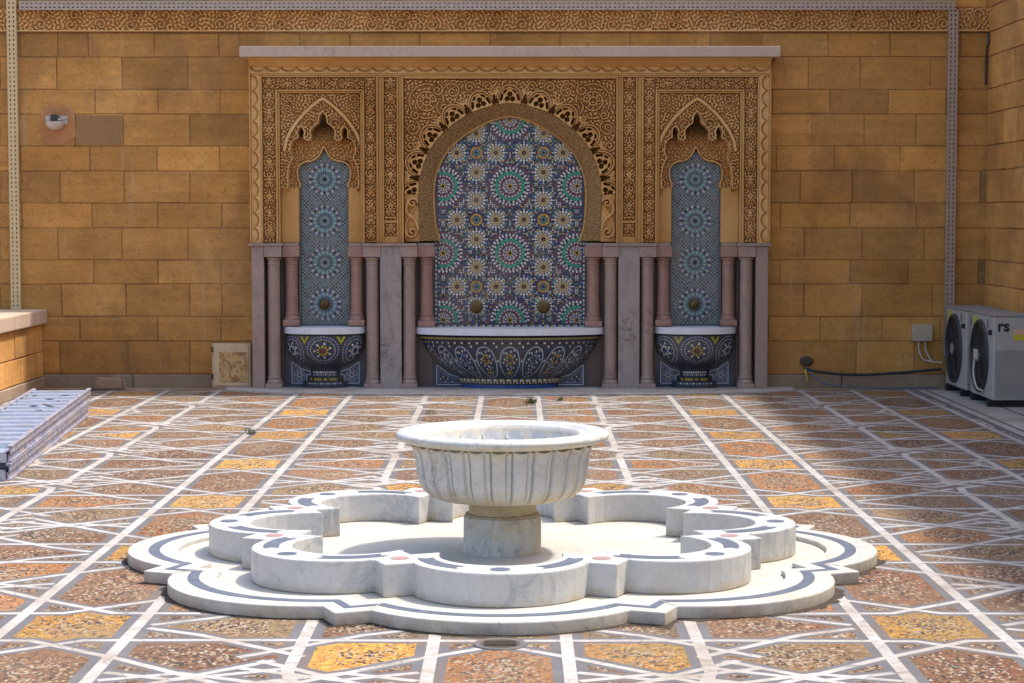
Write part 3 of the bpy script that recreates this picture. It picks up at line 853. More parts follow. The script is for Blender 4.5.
    hf.H = np.where((holes < 0) & ~((np.abs(X) > 90 * S) & (Zg < Z(194))), -.100, hf.H)
    hf.mesh('central_openwork', M['carved'], Yp(.125), wf)
central_field()

# moulded frames (plain raised bars) -------------------------------------------------
fm = MB()
def bar(u0, u1, ya, yb, p0, p1, b=.004):
    fm = MB(); fm.bbox(min(u0, u1) * S, max(u0, u1) * S, Yp(p1), Yp(p0), Z(yb), Z(ya), b); fm.build('frame_moulding', M['plain'], wf)
TOPY = 75.6
for sg in (1, -1):
    def B(u0, u1, ya, yb, p0, p1): bar(sg * u0, sg * u1, ya, yb, p0, p1)
    B(259.5, 258, 66, 243, .0, PF + .004); B(248.2, 246.3, TOPY, 243, .0, PF + .006)
    B(233.2, 231.2, 89.5, 243, .0, PF + .004); B(231, 229.2, 91.4, 243, .0, PF - .012)
    B(149, 147, 91.4, 243, .0, PF - .012); B(146.8, 144.8, 89.5, 243, .0, PF + .004)
    B(133, 131, TOPY, 243, .0, PF + .006); B(130.8, 127, 77.4, 243, .0, PF - .01)
    B(126.8, 125.3, 77.4, 243, .0, PF + .004)
    B(112.6, 111, 77.4, 243, .0, PF + .004); B(110.8, 108, 77.4, 243, .0, PF - .01); B(107.8, 105.8, TOPY, 243, .0, PF + .006)
    B(246.1, 133.2, TOPY, 77.2, .0, PF + .005); B(231, 147, 89.5, 91.2, .0, PF + .004); B(229, 149.2, 91.4, 93.0, .0, PF - .012)
    B(130.8, 108, TOPY, 77.2, .0, PF + .005)
    B(125.1, 112.8, 220.5, 223, .0, PF + .002); B(125.1, 112.8, 236.5, 243, .0, PF - .004)
bar(-105.6, 105.6, TOPY, 78.6, .0, PF + .005)
bar(-257.8, 257.8, 73.6, 75.4, .0, PF + .007)

# scalloped border
def scallop(x0, x1, z0, z1, vertical, n, name='scalloped_border', flip=1):
    hf = HF(x0, x1, z0, z1, .005); W = (x1 - x0) if vertical else (z1 - z0); L = (z1 - z0) if vertical else (x1 - x0)
    st = L / n
    a = (hf.Zg - z0) if vertical else (hf.X - x0); b = ((hf.X - x0) if vertical else (hf.Zg - z0)) / W
    if flip < 0: b = 1 - b
    ph = (a / st) % 1 - .5
    edge_ = .18 + .62 * np.sqrt(np.clip(1 - (ph / .5) ** 2, 0, 1)) 
    d = (b - edge_) * W
    hf.H = .022 * sstep(-.004, .004, d) 
    hf.H = np.where(np.abs(d + .010) < .005, -.012, hf.H)
    hf.H += .004 * np.cos(ph * 2 * PI) * (d < -.012)
    hf.mesh(name, M['carved'], Yp(PF - .017), wf)
scallop(-257.8 * S, 257.8 * S, Z(73.4), Z(66.0), False, 34, flip=-1)
scallop(-257.8 * S, -248.3 * S, Z(243), Z(75.5), True, 11, flip=1)
scallop(248.3 * S, 257.8 * S, Z(243), Z(75.5), True, 11, flip=-1)

# carved strips
for sg in (1, -1):
    def cs(u0, u1, ya, yb, seed, vert=True, wl=.026):
        a, b = sorted((sg * u0 * S, sg * u1 * S))
        return scroll_panel(a, b, Z(yb), Z(ya), seed, .042, wl, vert)
    cs(246.1, 233.4, 77.4, 242.8, 21).mesh('carved_strip', M['carved'], Yp(PF - .046), wf)
    cs(144.6, 133.2, 77.4, 242.8, 22).mesh('carved_strip', M['carved'], Yp(PF - .046), wf)
    cs(233.2, 144.8, 77.4, 89.3, 23, False).mesh('carved_strip', M['carved'], Yp(PF - .046), wf)
    cs(125.1, 112.8, 77.4, 220.3, 24).mesh('carved_strip', M['carved'], Yp(PF - .044), wf)
    cs(125.1, 112.8, 223.2, 236.3, 25).mesh('carved_strip', M['carved'], Yp(PF - .044), wf)

# side niches: two layers of lobed stone
def lay1(c, sg):
    half = [(42.5, 190), (42, 172), (36.5, 160), (40, 156), (36.5, 148), (33.5, 141), (29.0, 138.5), (25.0, 137.5), (25.5, 131), (22.5, 127.2), (19.0, 131), (19.2, 139), (14.5, 141), (13.2, 136), (14.0, 129.5), (9, 125.5), (4.2, 122.5), (3.2, 116.5), (0, 112)]
    return half
def niche(c, kx):
    cx = c * S
    # outer carved panel
    hf = HF((c - 37.2) * S - 1.8 * S, (c + 39.0) * S - 0 * S, Z(190), Z(93.2), .0045)
    hf = HF((c - 36.9) * S if kx else (c - 36.9) * S, (c + 36.9) * S, Z(190), Z(93.2), .0045)
    return hf
def lobed(c, half, sc=1.0):
    r_ = UZ([(c + u * sc, y) for u, y in half]); l_ = UZ([(c - u * sc, y) for u, y in reversed(half[:-1])])
    return r_ + l_
for c, lo, hi in ((-189, -229.0, -149.2), (189, 149.2, 229.0)):
    cc = c + (2.5 if c < 0 else -2.5)
    h1 = [(34, 192), (34.6, 178), (33.2, 166), (29.6, 158), (31.8, 152), (31.2, 145), (28, 139.5), (24.2, 137.4), (24.5, 131.5), (21.8, 127), (19, 131.5), (19.2, 138.6), (14.6, 141), (11.2, 138.5), (11.8, 131.5), (8.5, 126.5), (4.2, 123), (3.2, 117), (0, 112)]
    h1 = smooth_line(h1, 4)
    O1 = lobed(cc, h1)
    hf = HF(lo * S, hi * S, Z(188.5), Z(93.2), .0045)
    dep = .040
    hf.H = dep * curls(hf.X.shape, hf.res, .029, 31)
    for sg in (1, -1):
        for (u, y, r, a0) in ((12, 124, 6, 0), (24, 137 - 20, 6, 1), (32, 133, 6, 2), (36.5, 150, 4, 0), (36, 168, 4.5, 1), (5, 107, 4, 2), (31, 99, 5, 0), (35, 109, 4, 1)):
            pts = scroll(hf, (cc + sg * u) * S, Z(y), r * S, 1.3, a0 if sg > 0 else PI - a0, sg); groove_around(hf, pts, .014); raise_curve(hf, pts, .008, dep * 1.15)
    pa = smooth_line([(38.2, 150), (36.5, 141), (32, 131), (24, 119.5), (14, 109), (4, 100.8), (0, 98.6)], 6)
    PA = lobed(cc, pa)
    d = hf.dist(PA); hf.H = np.where(d < 1.7 * S, dep * 1.02, hf.H); hf.H = np.where((d > 1.7 * S) & (d < 2.3 * S), 0, hf.H)
    dO = hf.dist(O1); hf.H = np.where(dO < 1.5 * S, dep * 1.2, hf.H)
    hf.M &= ~hf.inside(O1 + [((cc - 34) * S, Z(260)), ((cc + 34) * S, Z(260))])
    e = np.minimum(np.minimum(hf.X - hf.x[0], hf.x[-1] - hf.X), hf.z[-1] - hf.Zg); hf.H *= sstep(0, .006, e)
    hf.mesh('niche_arch_panel', M['carved'], Yp(.130), wf)
    ed = MB(); n = len(O1)
    vs_ = [(p[0], -.176, p[1]) for p in O1] + [(p[0], -.02, p[1]) for p in O1]
    ed.add(vs_, [(i, i + 1, n + i + 1, n + i) for i in range(n - 1)]); ed.build('arch_edge', M['carved'], wf, smooth=50, fixn=False)
    # second, deeper cusped arch
    h2 = smooth_line([(25.0, 192), (23.5, 187), (22.8, 184.5), (25.2, 178), (25.5, 170), (22.5, 164.5), (16.5, 161.8), (12.5, 161.5), (6, 158), (2.2, 152.5), (0, 147.5)], 5)
    O2 = lobed(cc, h2)
    hf = HF((cc - 36) * S, (cc + 36) * S, Z(187.6), Z(111), .0045)
    hf.H = .030 * curls(hf.X.shape, hf.res, .030, 33)
    for sg in (1, -1):
        for (u, y, r, a0) in ((4.2, 145, 3.6, 0), (17, 149, 5, 1), (27, 158, 4, 2), (28.5, 176, 4, 0)):
            pts = scroll(hf, (cc + sg * u) * S, Z(y), r * S, 1.3, a0 if sg > 0 else PI - a0, sg); groove_around(hf, pts, .014); raise_curve(hf, pts, .008, .028)
    dO = hf.dist(O2); hf.H = np.where(dO < 2.0 * S, .036, hf.H); hf.H = np.where((dO >= 2.0 * S) & (dO < 2.8 * S), .0, hf.H)
    hf.H -= np.clip(hf.Zg - Z(142), 0, 1) ** 1.2 * 1.8
    hf.M &= ~hf.inside(O2 + [((cc - 25) * S, Z(260)), ((cc + 25) * S, Z(260))])
    hf.mesh('cusped_arch', M['carved'], Yp(.030), wf)
    ed = MB(); n = len(O2)
    vs_ = [(p[0], -.066, p[1]) for p in O2] + [(p[0], -.013, p[1]) for p in O2]
    ed.add(vs_, [(i, i + 1, n + i + 1, n + i) for i in range(n - 1)]); ed.build('arch_edge', M['plain'], wf, smooth=50, fixn=False)
    # plain jambs
    for sg in (1, -1):
        jb = MB(); a, b = sorted(((cc + sg * 24.8) * S, (lo if sg < 0 else hi) * S))
        jb.bbox(a, b, Yp(.115), Yp(.0), Z(243), Z(187.8), .006)
        jb.build('plain_jamb', M['plain'], wf)

# marble lower storey ------------------------------------------------------------------
YC0, YC1 = 243.2, 246.0     # abacus slab
ab = MB()
def cap_slab(u0, u1, p): 
    for sg in (1, -1):
        ab = MB(); ab.bbox(min(sg * u0, sg * u1) * S, max(sg * u0, sg * u1) * S, Yp(p), Yp(.0), Z(YC1), Z(YC0), .003); ab.build('string_course', M['pinkm'], wf)
cap_slab(260.5, 226.5, PF + .045); cap_slab(226.2, 211.8, .150); cap_slab(161, 147, .150); cap_slab(146.7, 92.8, PF + .045); cap_slab(92.5, 75.8, .155)
for sg in (1, -1):
    pl = MB(); a, b = sorted((sg * 257.8 * S, sg * 245.6 * S)); pl.bbox(a, b, Yp(PF + .02), 0, 0, Z(246.2), .005)
    pl.build('marble_pilaster', M['pinkm'], wf)
for sg in (1, -1):
    pl = MB(); a, b = sorted((sg * 129.6 * S, sg * 108.4 * S)); pl.bbox(a, b, Yp(PF + .02), 0, 0, Z(246.2), .005)
    pl.build('marble_pilaster', M['greym'], wf)
def backing(u0, u1, p, y0=246.2, zb=0, mat='darkm', nm='marble_backing'):
    for sg in (1, -1):
        q = MB(); a, b = sorted((sg * u0 * S, sg * u1 * S)); q.bbox(a, b, Yp(p), 0, zb, Z(y0), .003)
        q.build(nm, M[mat], wf)
backing(245.4, 227.8, .03, mat='backm'); backing(146.6, 129.8, .03, mat='backm'); backing(108.2, 92.2, .03, mat='backm')  # backing coloured dark to stand for the shadow between the columns
backing(227.6, 212.0, .018, mat='backm'); backing(161.0, 146.8, .018, mat='backm'); backing(92.0, 76.0, .018, mat='backm')
def column_parts(u, p, zb, r, mat, hcap=11):
    zt = Z(246.2); x = u * S; y = Yp(p)
    cb = MB(); cb.bbox(x - r * 1.28, x + r * 1.28, y - r * 1.28, y + r * 1.28, Z(257), zt, .004)
    capo = cb.build('capital', mat, wf)
    c = MB()
    z0 = zb + .055; z1 = Z(257) - .001
    prof = [(r * .98, z0 + .065), (r * .94, z0 + .09), (r * .92, (z0 + z1) / 2), (r * .90, z1 - .075), (r * .99, z1 - .068), (r * .99, z1 - .058), (r * .9, z1 - .050), (r * .92, z1 - .03), (r * 1.08, z1 - .022), (r * 1.10, z1 - .008), (r * 1.0, z1)]
    c.lathe(prof, x, y, 28); sh = c.build('column_shaft', mat, wf, smooth=35)
    b = MB(); b.bbox(x - r * 1.25, x + r * 1.25, y - r * 1.25, y + r * 1.25, zb, z0, .004)
    b.lathe([(r * 1.2, z0 + .0005), (r * 1.22, z0 + .012), (r * 1.16, z0 + .024), (r * 1.02, z0 + .032), (r * 1.0, z0 + .042), (r * 1.08, z0 + .05), (r * 1.06, z0 + .062), (r * .97, z0 + .066)], x, y, 28)
    b.build('column_base', mat, wf, smooth=35)
for sg in (1, -1):
    for u in (236.6, 137.6, 101.0): column_parts(sg * u, PF - .045, 0, 6.7 * S, M['pinkm'])
    for u in (219.4, 154.0): column_parts(sg * u, .078, Z(326), 6.6 * S, M['pinkm2'])
    column_parts(sg * 83.8, .082, Z(327), 6.8 * S, M['pinkm2'])
# plain marble below the inner columns, behind the basins
backing(227.6, 146.8, .012, 327, 0, 'darkm', 'lower_backing'); 
q = MB(); q.bbox(-92 * S, 92 * S, Yp(.012), 0, 0, Z(328), .003); q.build('lower_backing', M['darkm'], wf)
for sg in (1, -1):
    q = MB(); a, b = sorted((sg * 92 * S, sg * 78 * S)); q.bbox(a, b, Yp(.03), Yp(.0125), 0, Z(336), .003); q.build('lower_panel', M['backm'], wf)

# ------------------------------------------------------------------ zellige
WH = (.66, .63, .56); BL = (.03, .045, .20); BK = (.012, .012, .02); GR = (.03, .26, .17); YE = (.52, .36, .03); RD = (.30, .05, .05); CR = (.50, .40, .26); PK = (.46, .31, .27); BR = (.10, .035, .02); TL = (.09, .28, .29); LB = (.22, .26, .42); OR = (.55, .22, .03)
class Tiles:
    def __init__(s, mapf): s.mb = MB(); s.f = mapf
    def poly(s, pts, col, h=.002):
        j = random.uniform(.82, 1.12); s.mb.add([s.f(a, b, h) for a, b in pts], [tuple(range(len(pts)))], 0, tuple(c * j for c in col))
    def disc(s, x, y, r, col, n=10, h=.002): s.poly([(x + r * math.cos(2 * PI * k / n), y + r * math.sin(2 * PI * k / n)) for k in range(n)], col, h)
    def ring(s, x, y, r0, r1, n, cols, gap=.1, off=0, h=.002):
        for k in range(n):
            a0 = 2 * PI * (k + gap / 2 + off) / n; a1 = 2 * PI * (k + 1 - gap / 2 + off) / n
            s.poly([(x + r * math.cos(a), y + r * math.sin(a)) for r, a in ((r0, a0), (r0, a1), (r1, a1), (r1, a0))], cols[k % len(cols)], h)
    def kites(s, x, y, r0, r1, n, cols, wid=.8, off=0, mid=.45, h=.002):
        for k in range(n):
            a = 2 * PI * (k + off) / n; rm = r0 + (r1 - r0) * mid; hw = PI / n * wid
            s.poly([(x + r0 * math.cos(a), y + r0 * math.sin(a)), (x + rm * math.cos(a - hw), y + rm * math.sin(a - hw)), (x + r1 * math.cos(a), y + r1 * math.sin(a)), (x + rm * math.cos(a + hw), y + rm * math.sin(a + hw))], cols[k % len(cols)], h)
# central panel, coordinates: u units from axis, y elevation units
ct = Tiles(lambda u, y, h: (u * S, -.012 - h, Z(y)))
P_ = 67.5
def small_ros(T, x, y, k=1.0, centre=BR):
    T.disc(x, y, 2.3 * k, centre); T.ring(x, y, 2.9 * k, 4.9 * k, 16, [CR, YE], .12); T.ring(x, y, 5.1 * k, 7.2 * k, 24, [CR, CR, (.42, .32, .1)], .10)
    T.kites(x, y, 6.9 * k, 11.4 * k, 16, [WH], .86, 0, .6); T.kites(x, y, 7.4 * k, 10.0 * k, 16, [BL, BK], .6, .5); T.kites(x, y, 10.2 * k, 13.6 * k, 16, [BL, GR, YE, BK], .6, .5, .5)
    T.kites(x, y, 11.4 * k, 13.8 * k, 16, [WH, LB], .5, 0)
def large_ros(T, x, y):
    T.disc(x, y, 1.4, BK); T.ring(x, y, 1.7, 3.0, 10, [YE]); T.ring(x, y, 3.3, 5.0, 20, [WH, BL], .1); T.kites(x, y, 5.0, 8.2, 20, [PK, WH], .85, 0)
    T.kites(x, y, 6.6, 9.4, 20, [BK, RD], .6, .5); T.ring(x, y, 9.6, 11.3, 40, [WH, RD], .15); T.ring(x, y, 11.7, 14.8, 30, [GR, (.05, .34, .22)], .08)
    T.ring(x, y, 15.1, 16.6, 40, [WH, BK], .12); T.kites(x, y, 16.6, 20.4, 32, [WH], .85, 0); T.kites(x, y, 17.2, 20.0, 32, [BK, BL], .6, .5); T.kites(x, y, 20.0, 22.8, 32, [RD, PK, BL, RD], .62, .5)
occ = []
for i in (-1, 0, 1):
    for j in range(-1, 4):
        x, y = i * P_, 118.5 + j * P_
        occ.append((x, y, 22.4, 'L'))
        for a, b in ((14.1, 33.7), (33.7, 14.1)):
            for sx in (1, -1):
                for sy in (1, -1): occ.append((x + sx * a, y + sy * b, 12.0, 's'))
for i in (-1.5, -.5, .5, 1.5):
    for j in range(-1, 4): occ.append((i * P_, 118.5 + (j + .5) * P_, 6.4, 'q'))
seen = set(); occ2 = []
for o_ in occ:
    k = (round(o_[0], 0), round(o_[1], 0))
    if k in seen: continue
    seen.add(k); occ2.append(o_)
class Clip(Tiles):
    def poly(s, pts, col, h=.002):
        cx = sum(p[0] for p in pts) / len(pts); cy = sum(p[1] for p in pts) / len(pts)
        if s.inside(cx, cy) and all(s.inside(p[0], p[1], .6) for p in pts): Tiles.poly(s, pts, col, h)
ct = Clip(ct.f); ct.inside = lambda x, y, m=0: abs(x) < 73.2 + m * 0 and 114 < y < 325.4
for x, y, r, kd in occ2:
    if abs(x) > 100 or y < 90 or y > 350: continue
    if kd == 'L': large_ros(ct, x, y)
    elif kd == 's': small_ros(ct, x, y, .86)
    else:
        ct.ring(x, y, 4.3, 6.3, 8, [YE, OR], .05, .5); ct.disc(x, y, 1.4, BK); ct.kites(x, y, 1.4, 4.2, 8, [GR, LB], .9)
random.seed(3)
g_ = 1.95
for iy in range(0, 112):
    for ix in range(-39, 40):
        x = ix * g_; y = 113 + iy * g_
        if any((x - a) ** 2 + (y - b) ** 2 < (r + .9) ** 2 for a, b, r, _ in occ2): continue
        k = (ix * ix + iy * 3 + abs(ix)) % 7
        col = [WH, BL, BK, WH, YE, GR, CR][k]
        ct.poly([(x + .93, y), (x, y + .93), (x - .93, y), (x, y - .93)], col)
# border of the lower panel
cb_ = Tiles(ct.f)
for k in range(62): 
    u = -73 + k * 2.39; cb_.poly([(u, 325.9), (u + 2.0, 325.9), (u + 2.0, 328), (u, 328)], [YE, WH, BL][k % 3])
for sg in (1, -1):
    for k in range(38):
        y = 243 + k * 2.2
        cb_.poly([(sg * 73.6, y), (sg * 75.3, y), (sg * 75.3, y + 1.8), (sg * 73.6, y + 1.8)], [WH, BL, WH, TL][k % 4])
bp = MB(); bp.prism([(-77 * S, Z(328)), (77 * S, Z(328)), (77 * S, Z(112)), (-77 * S, Z(112))], -.012, -.001)
bp.c = [(.045, .045, .085)] * len(bp.f)
pan = bp.build('tile_panel', M['tile'], wf); pan['label'] = 'central arched panel of multicoloured mosaic rosettes'
ct.mb.build('mosaic', M['tile'], pan, fixn=False); cb_.mb.build('tile_border', M['tile'], pan, fixn=False)
# side panels
for c in (-186.5, 186.5):
    T = Clip(lambda u, y, h, c=c: ((c + u) * S, -.012 - h, Z(y))); T.inside = lambda x, y, m=0: abs(x) < 23.6 and 147 < y < 325
    cy = [137, 179, 221, 263, 305]
    for y in cy:
        A = TL; Bc = (.04, .30, .20) if y in (263,) else (.16, .30, .36)
        T.disc(0, y, 2.0, BK); T.kites(0, y, 2.2, 6.4, 16, [(.28, .37, .40)], .7); T.kites(0, y, 4.6, 7.6, 16, [BK], .5, .5)
        T.kites(0, y, 7.0, 12.0, 16, [A, Bc], .8, 0, .55); T.kites(0, y, 8.2, 12.4, 16, [(.44, .45, .43)], .55, .5); T.kites(0, y, 12.2, 15.4, 16, [BK, (.10, .07, .25)], .6, 0)
        T.kites(0, y, 12.6, 17.0, 16, [(.44, .43, .41)], .6, .5); 
    g2 = 1.85
    for iy in range(0, 97):
        for ix in range(-13, 14):
            x = ix * g2; y = 147.5 + iy * g2
            if min((x) ** 2 + (y - b) ** 2 for b in cy) < 17.6 ** 2: continue
            k = (ix + iy) % 2; col = (.40, .38, .37) if k else [BK, TL, BK, (.22, .12, .12), (.05, .26, .24)][(ix * ix + iy) % 5]
            T.poly([(x + .84, y), (x, y + .84), (x - .84, y), (x, y - .84)], col)
    bp = MB(); bp.box((c - 25.6) * S, (c + 25.6) * S, -.012, -.001, Z(327), Z(146)); bp.c = [(.12, .15, .16)] * len(bp.f)
    pan = bp.build('tile_panel', M['tile'], wf); pan['label'] = 'narrow side panel of blue and grey star mosaic'
    T.mb.build('mosaic', M['tile'], pan, fixn=False)
    # stone reveals beside the panel
    for sg in (1, -1):
        rv_ = MB(); a, b = sorted(((c + sg * 25.7) * S, (c + sg * 24.0) * S)); rv_.box(a, b, -.05, -.0125, Z(326), Z(192))
        rv_.build('panel_reveal', M['darkm'], wf)
    sp = MB(); x = (c - .6) * S; z = Z(305)
    bm = bmesh.new(); bmesh.ops.create_uvsphere(bm, u_segments=20, v_segments=10, radius=.048)
    for v in bm.verts: v.co = Vector((x + v.co.x, -.03 + v.co.y * .6, z + v.co.z))
    sp.addbm(bm); sp.tube([(x, -.05, z), (x, -.10, z - .004), (x, -.13, z - .02)], .012, 8)
    o_ = sp.build('water_spout', M['bronze'], wf, smooth=50)
for u in (-34, 34):
    sp = MB(); x = u * S; z = Z(308)
    sp.add(*[[], []]) if False else None
    n = 24; pr = [(.06, .014), (.06, .03), (.052, .036), (.02, .040)]
    vs_ = [(x + r * math.cos(2 * PI * k / n), -h_, z + r * math.sin(2 * PI * k / n)) for r, h_ in pr for k in range(n)]
    fs = [(i * n + k, i * n + (k + 1) % n, (i + 1) * n + (k + 1) % n, (i + 1) * n + k) for i in range(3) for k in range(n)] + [tuple(range(3 * n, 4 * n))]
    sp.add(vs_, fs); sp.tube([(x, -.04, z), (x, -.09, z - .003)], .010, 8); sp.build('water_spout', M['bronze'], wf, smooth=40)
# lower corner tile panels with rosettes either side of each basin foot
def corner_panel(cx, sg, wide, parent=wf):
    T = Tiles(lambda u, y, h: (u * S, -.024 - h, Z(y)))
    w_ = 1.0
    def ln(pts, col=(.50, .55, .62), w=.42):
        for a, b in zip(pts[:-1], pts[1:]):
            d = Vector((b[0] - a[0], b[1] - a[1])); d.normalize(); n_ = Vector((-d.y, d.x)) * w
            T.poly([(a[0] + n_.x, a[1] + n_.y), (b[0] + n_.x, b[1] + n_.y), (b[0] - n_.x, b[1] - n_.y), (a[0] - n_.x, a[1] - n_.y)], col, .003)
    if wide:
        X = lambda v: cx + sg * v
        out = [(X(48), 379.5), (X(61), 376), (X(74), 366), (X(74), 386), (X(46), 386), (X(46), 380)]
        ln(out); ln([(X(50), 381), (X(62), 378.5), (X(72), 370), (X(72), 384), (X(49), 384), (X(49), 381)], LB, .3)
        for k in range(9):
            for j in range(4):
                u = 51 + k * 2.4; y = 382.7 - j * 2.4
                if y > 382.5 - (k - 1) * 1.15 and y < 384: T.poly([(X(u) + .8, y), (X(u), y + .8), (X(u) - .8, y), (X(u), y - .8)], [WH, BK, BR][(k + j) % 3])
    else:
        X = lambda v: cx + sg * v
        ln([(X(16), 372.5), (X(24), 370), (X(34), 363), (X(34), 384.5), (X(19), 384.5), (X(19), 376), (X(15), 376), (X(16), 372.5)])
        ln([(X(25), 372), (X(32), 367), (X(32), 382.5), (X(21), 382.5), (X(21), 374), (X(25), 372)], LB, .3)
        T.ring(X(26.5), 376.3, 1.6, 2.4, 8, [WH]); T.kites(X(26.5), 376.3, 2.8, 5.2, 12, [WH, LB], .6); T.disc(X(26.5), 376.3, .9, BL)
        T.ring(X(26.5), 376.3, 5.4, 6.0, 20, [LB, WH], .4)
    return T
for c in (-186.5, 186.5):
    q = MB(); q.box((c - 40) * S, (c + 40) * S, -.024, -.0125, .001, Z(336)); q.c = [(.05, .06, .085)] * len(q.f)
    po = q.build('lower_tile_panel', M['tile'], wf)
    for sg in (1, -1): corner_panel(c, sg, False).mb.build('mosaic', M['tile'], po, fixn=False)
q = MB(); q.box(-76 * S, 76 * S, -.024, -.0125, .001, Z(352)); q.c = [(.045, .06, .09)] * len(q.f)
po = q.build('lower_tile_panel', M['tile'], wf)
for sg in (1, -1): corner_panel(0, sg, True).mb.build('mosaic', M['tile'], po, fixn=False)

# ------------------------------------------------------------------ wall basins
def basin(cx, hw, dep, prof, rimz, rimh, label, kind):
    """half-elliptical tiled bowl. prof: list of (scale, z)"""
    b = empty('wall_basin', (cx, DW, 0), label=label, cat='basin', group=None)
    N = 48; vs_ = []; 
    def surf(phi, t_, h=0):
        f_ = t_ * (len(prof) - 1); i = min(int(f_), len(prof) - 2); q_ = f_ - i
        s_ = prof[i][0] * (1 - q_) + prof[i + 1][0] * q_; z = prof[i][1] * (1 - q_) + prof[i + 1][1] * q_
        nx, ny = math.sin(phi) * dep, -math.cos(phi) * hw; l = math.hypot(nx, ny)
        return (hw * s_ * math.sin(phi) + nx / l * h, -.03 - dep * s_ * math.cos(phi) + ny / l * h, z - h * .4)
    m = MB(); n = len(prof)
    for i in range(n):
        for k in range(N + 1): vs_.append(surf(-PI / 2 + PI * k / N, i / (n - 1)))
    fs = [(i * (N + 1) + k, i * (N + 1) + k + 1, (i + 1) * (N + 1) + k + 1, (i + 1) * (N + 1) + k) for i in range(n - 1) for k in range(N)]
    m.add(vs_, fs, 0, (.045, .05, .065)); bowl = m.build('bowl', M['tile'], b, smooth=50, fixn=True)
    # rim: D-shaped marble slab with a hollow
    def D(s1, s2, nn=48): return [(hw * s1 * math.sin(a), -.03 - dep * s2 * math.cos(a)) for a in [-PI / 2 + PI * k / nn for k in range(nn + 1)]]
    r_ = MB(); outer = [(-hw * 1.05, -.031)] + D(1.05, 1.06) + [(hw * 1.05, -.031)]
    outer = D(1.05, 1.06); inner = list(reversed([(x, y - .02) for x, y in D(.90, .82)]))
    outer = outer + [(hw * 1.04, -.026), (-hw * 1.04, -.026)]
    r_.prism(outer, rimz - rimh, rimz, holes=[inner], axis='z'); r_.build('rim', M['rim'], b, smooth=30)
    w_ = MB(); w_.prism([(x * .99, y) for x, y in inner], rimz - rimh + .001, rimz - rimh + .004, axis='z'); w_.build('basin_floor', M['darkm'], b)
    return b, bowl, surf
# central
prof = [(1.0, Z(336.2)), (.995, Z(338)), (.97, Z(341)), (.955, Z(344)), (.92, Z(350)), (.86, Z(358)), (.78, Z(365.5)), (.68, Z(372)), (.60, Z(375.8)), (.565, Z(377.5)), (.56, Z(383)), (.53, Z(384)), (.525, .002)]
b, bowl, surf = basin(0, 92 * S, .36, prof, Z(327.6), .062, 'wide half-round tiled basin with white marble rim under the central arch', 'c')
T = Tiles(lambda phi, t_, h: surf(phi, t_, h))
def tq(T, p0, p1, t0, t1, col, h=.003): T.poly([(p0, t0), (p1, t0), (p1, t1), (p0, t1)], col, h)
for k in range(90):
    p0 = -1.45 + 2.9 * k / 90; p1 = p0 + 2.9 / 90 * .8
    tq(T, p0, p1, .03, .09, (.42, .30, .06)); tq(T, p0, p1, .17, .215, [WH, BK, BR][k % 3])
    tq(T, p0, p1, .77, .805, [WH, YE, BR, WH][k % 4]); tq(T, p0, p1, .81, .845, [BR, WH, BL, YE][k % 4])
    tq(T, p0, p1, .925, .99, (.03, .10, .32))
# almond medallions
nm = 9
for k in range(nm):
    c = -1.22 + 2.44 * k / (nm - 1); hwm = .135
    col = [WH, LB, YE][(k + 2) % 3] if k != nm // 2 else YE
    al = []
    for j in range(24):
        a = 2 * PI * j / 24; al.append((c + hwm * math.sin(a) * (1 - .25 * (math.cos(a) < 0) * abs(math.cos(a))), .49 - .225 * math.cos(a)))
    for j in range(24):
        a, b_ = al[j], al[(j + 1) % 24]; f1 = .90
        ia = (c + (a[0] - c) * f1, .49 + (a[1] - .49) * f1 ** .7); ib = (c + (b_[0] - c) * f1, .49 + (b_[1] - .49) * f1 ** .7)
        T.poly([a, b_, ib, ia], (.42, .45, .50))
    def R2(r0, r1, n, cols, cy=.42, off=0, w=.75):
        for j in range(n):
            a = 2 * PI * (j + off) / n; da = PI / n * w
            T.poly([(c + r * math.sin(q_), cy - r * 1.35 * math.cos(q_)) for r, q_ in ((r0, a), ((r0 + r1) / 2, a - da), (r1, a), ((r0 + r1) / 2, a + da))], cols[j % len(cols)])
    R2(.0, .02, 6, [BR]); R2(.022, .052, 10, [col if k != nm // 2 else YE]); R2(.05, .078, 14, [WH, BL], off=.5); R2(.075, .098, 20, [BR, BL, WH])
    R2(.0, .03, 8, [col], .585); R2(.03, .05, 12, [BR, WH], .585)
    if k < nm - 1:
        cm = c + 2.44 / (nm - 1) / 2
        for j in range(5): T.poly([(cm - .012, .27 + j * .055), (cm, .25 + j * .055), (cm + .012, .27 + j * .055), (cm, .295 + j * .055)], [WH, BL, BR][j % 3])
T.mb.build('mosaic', M['tile'], bowl, fixn=False)
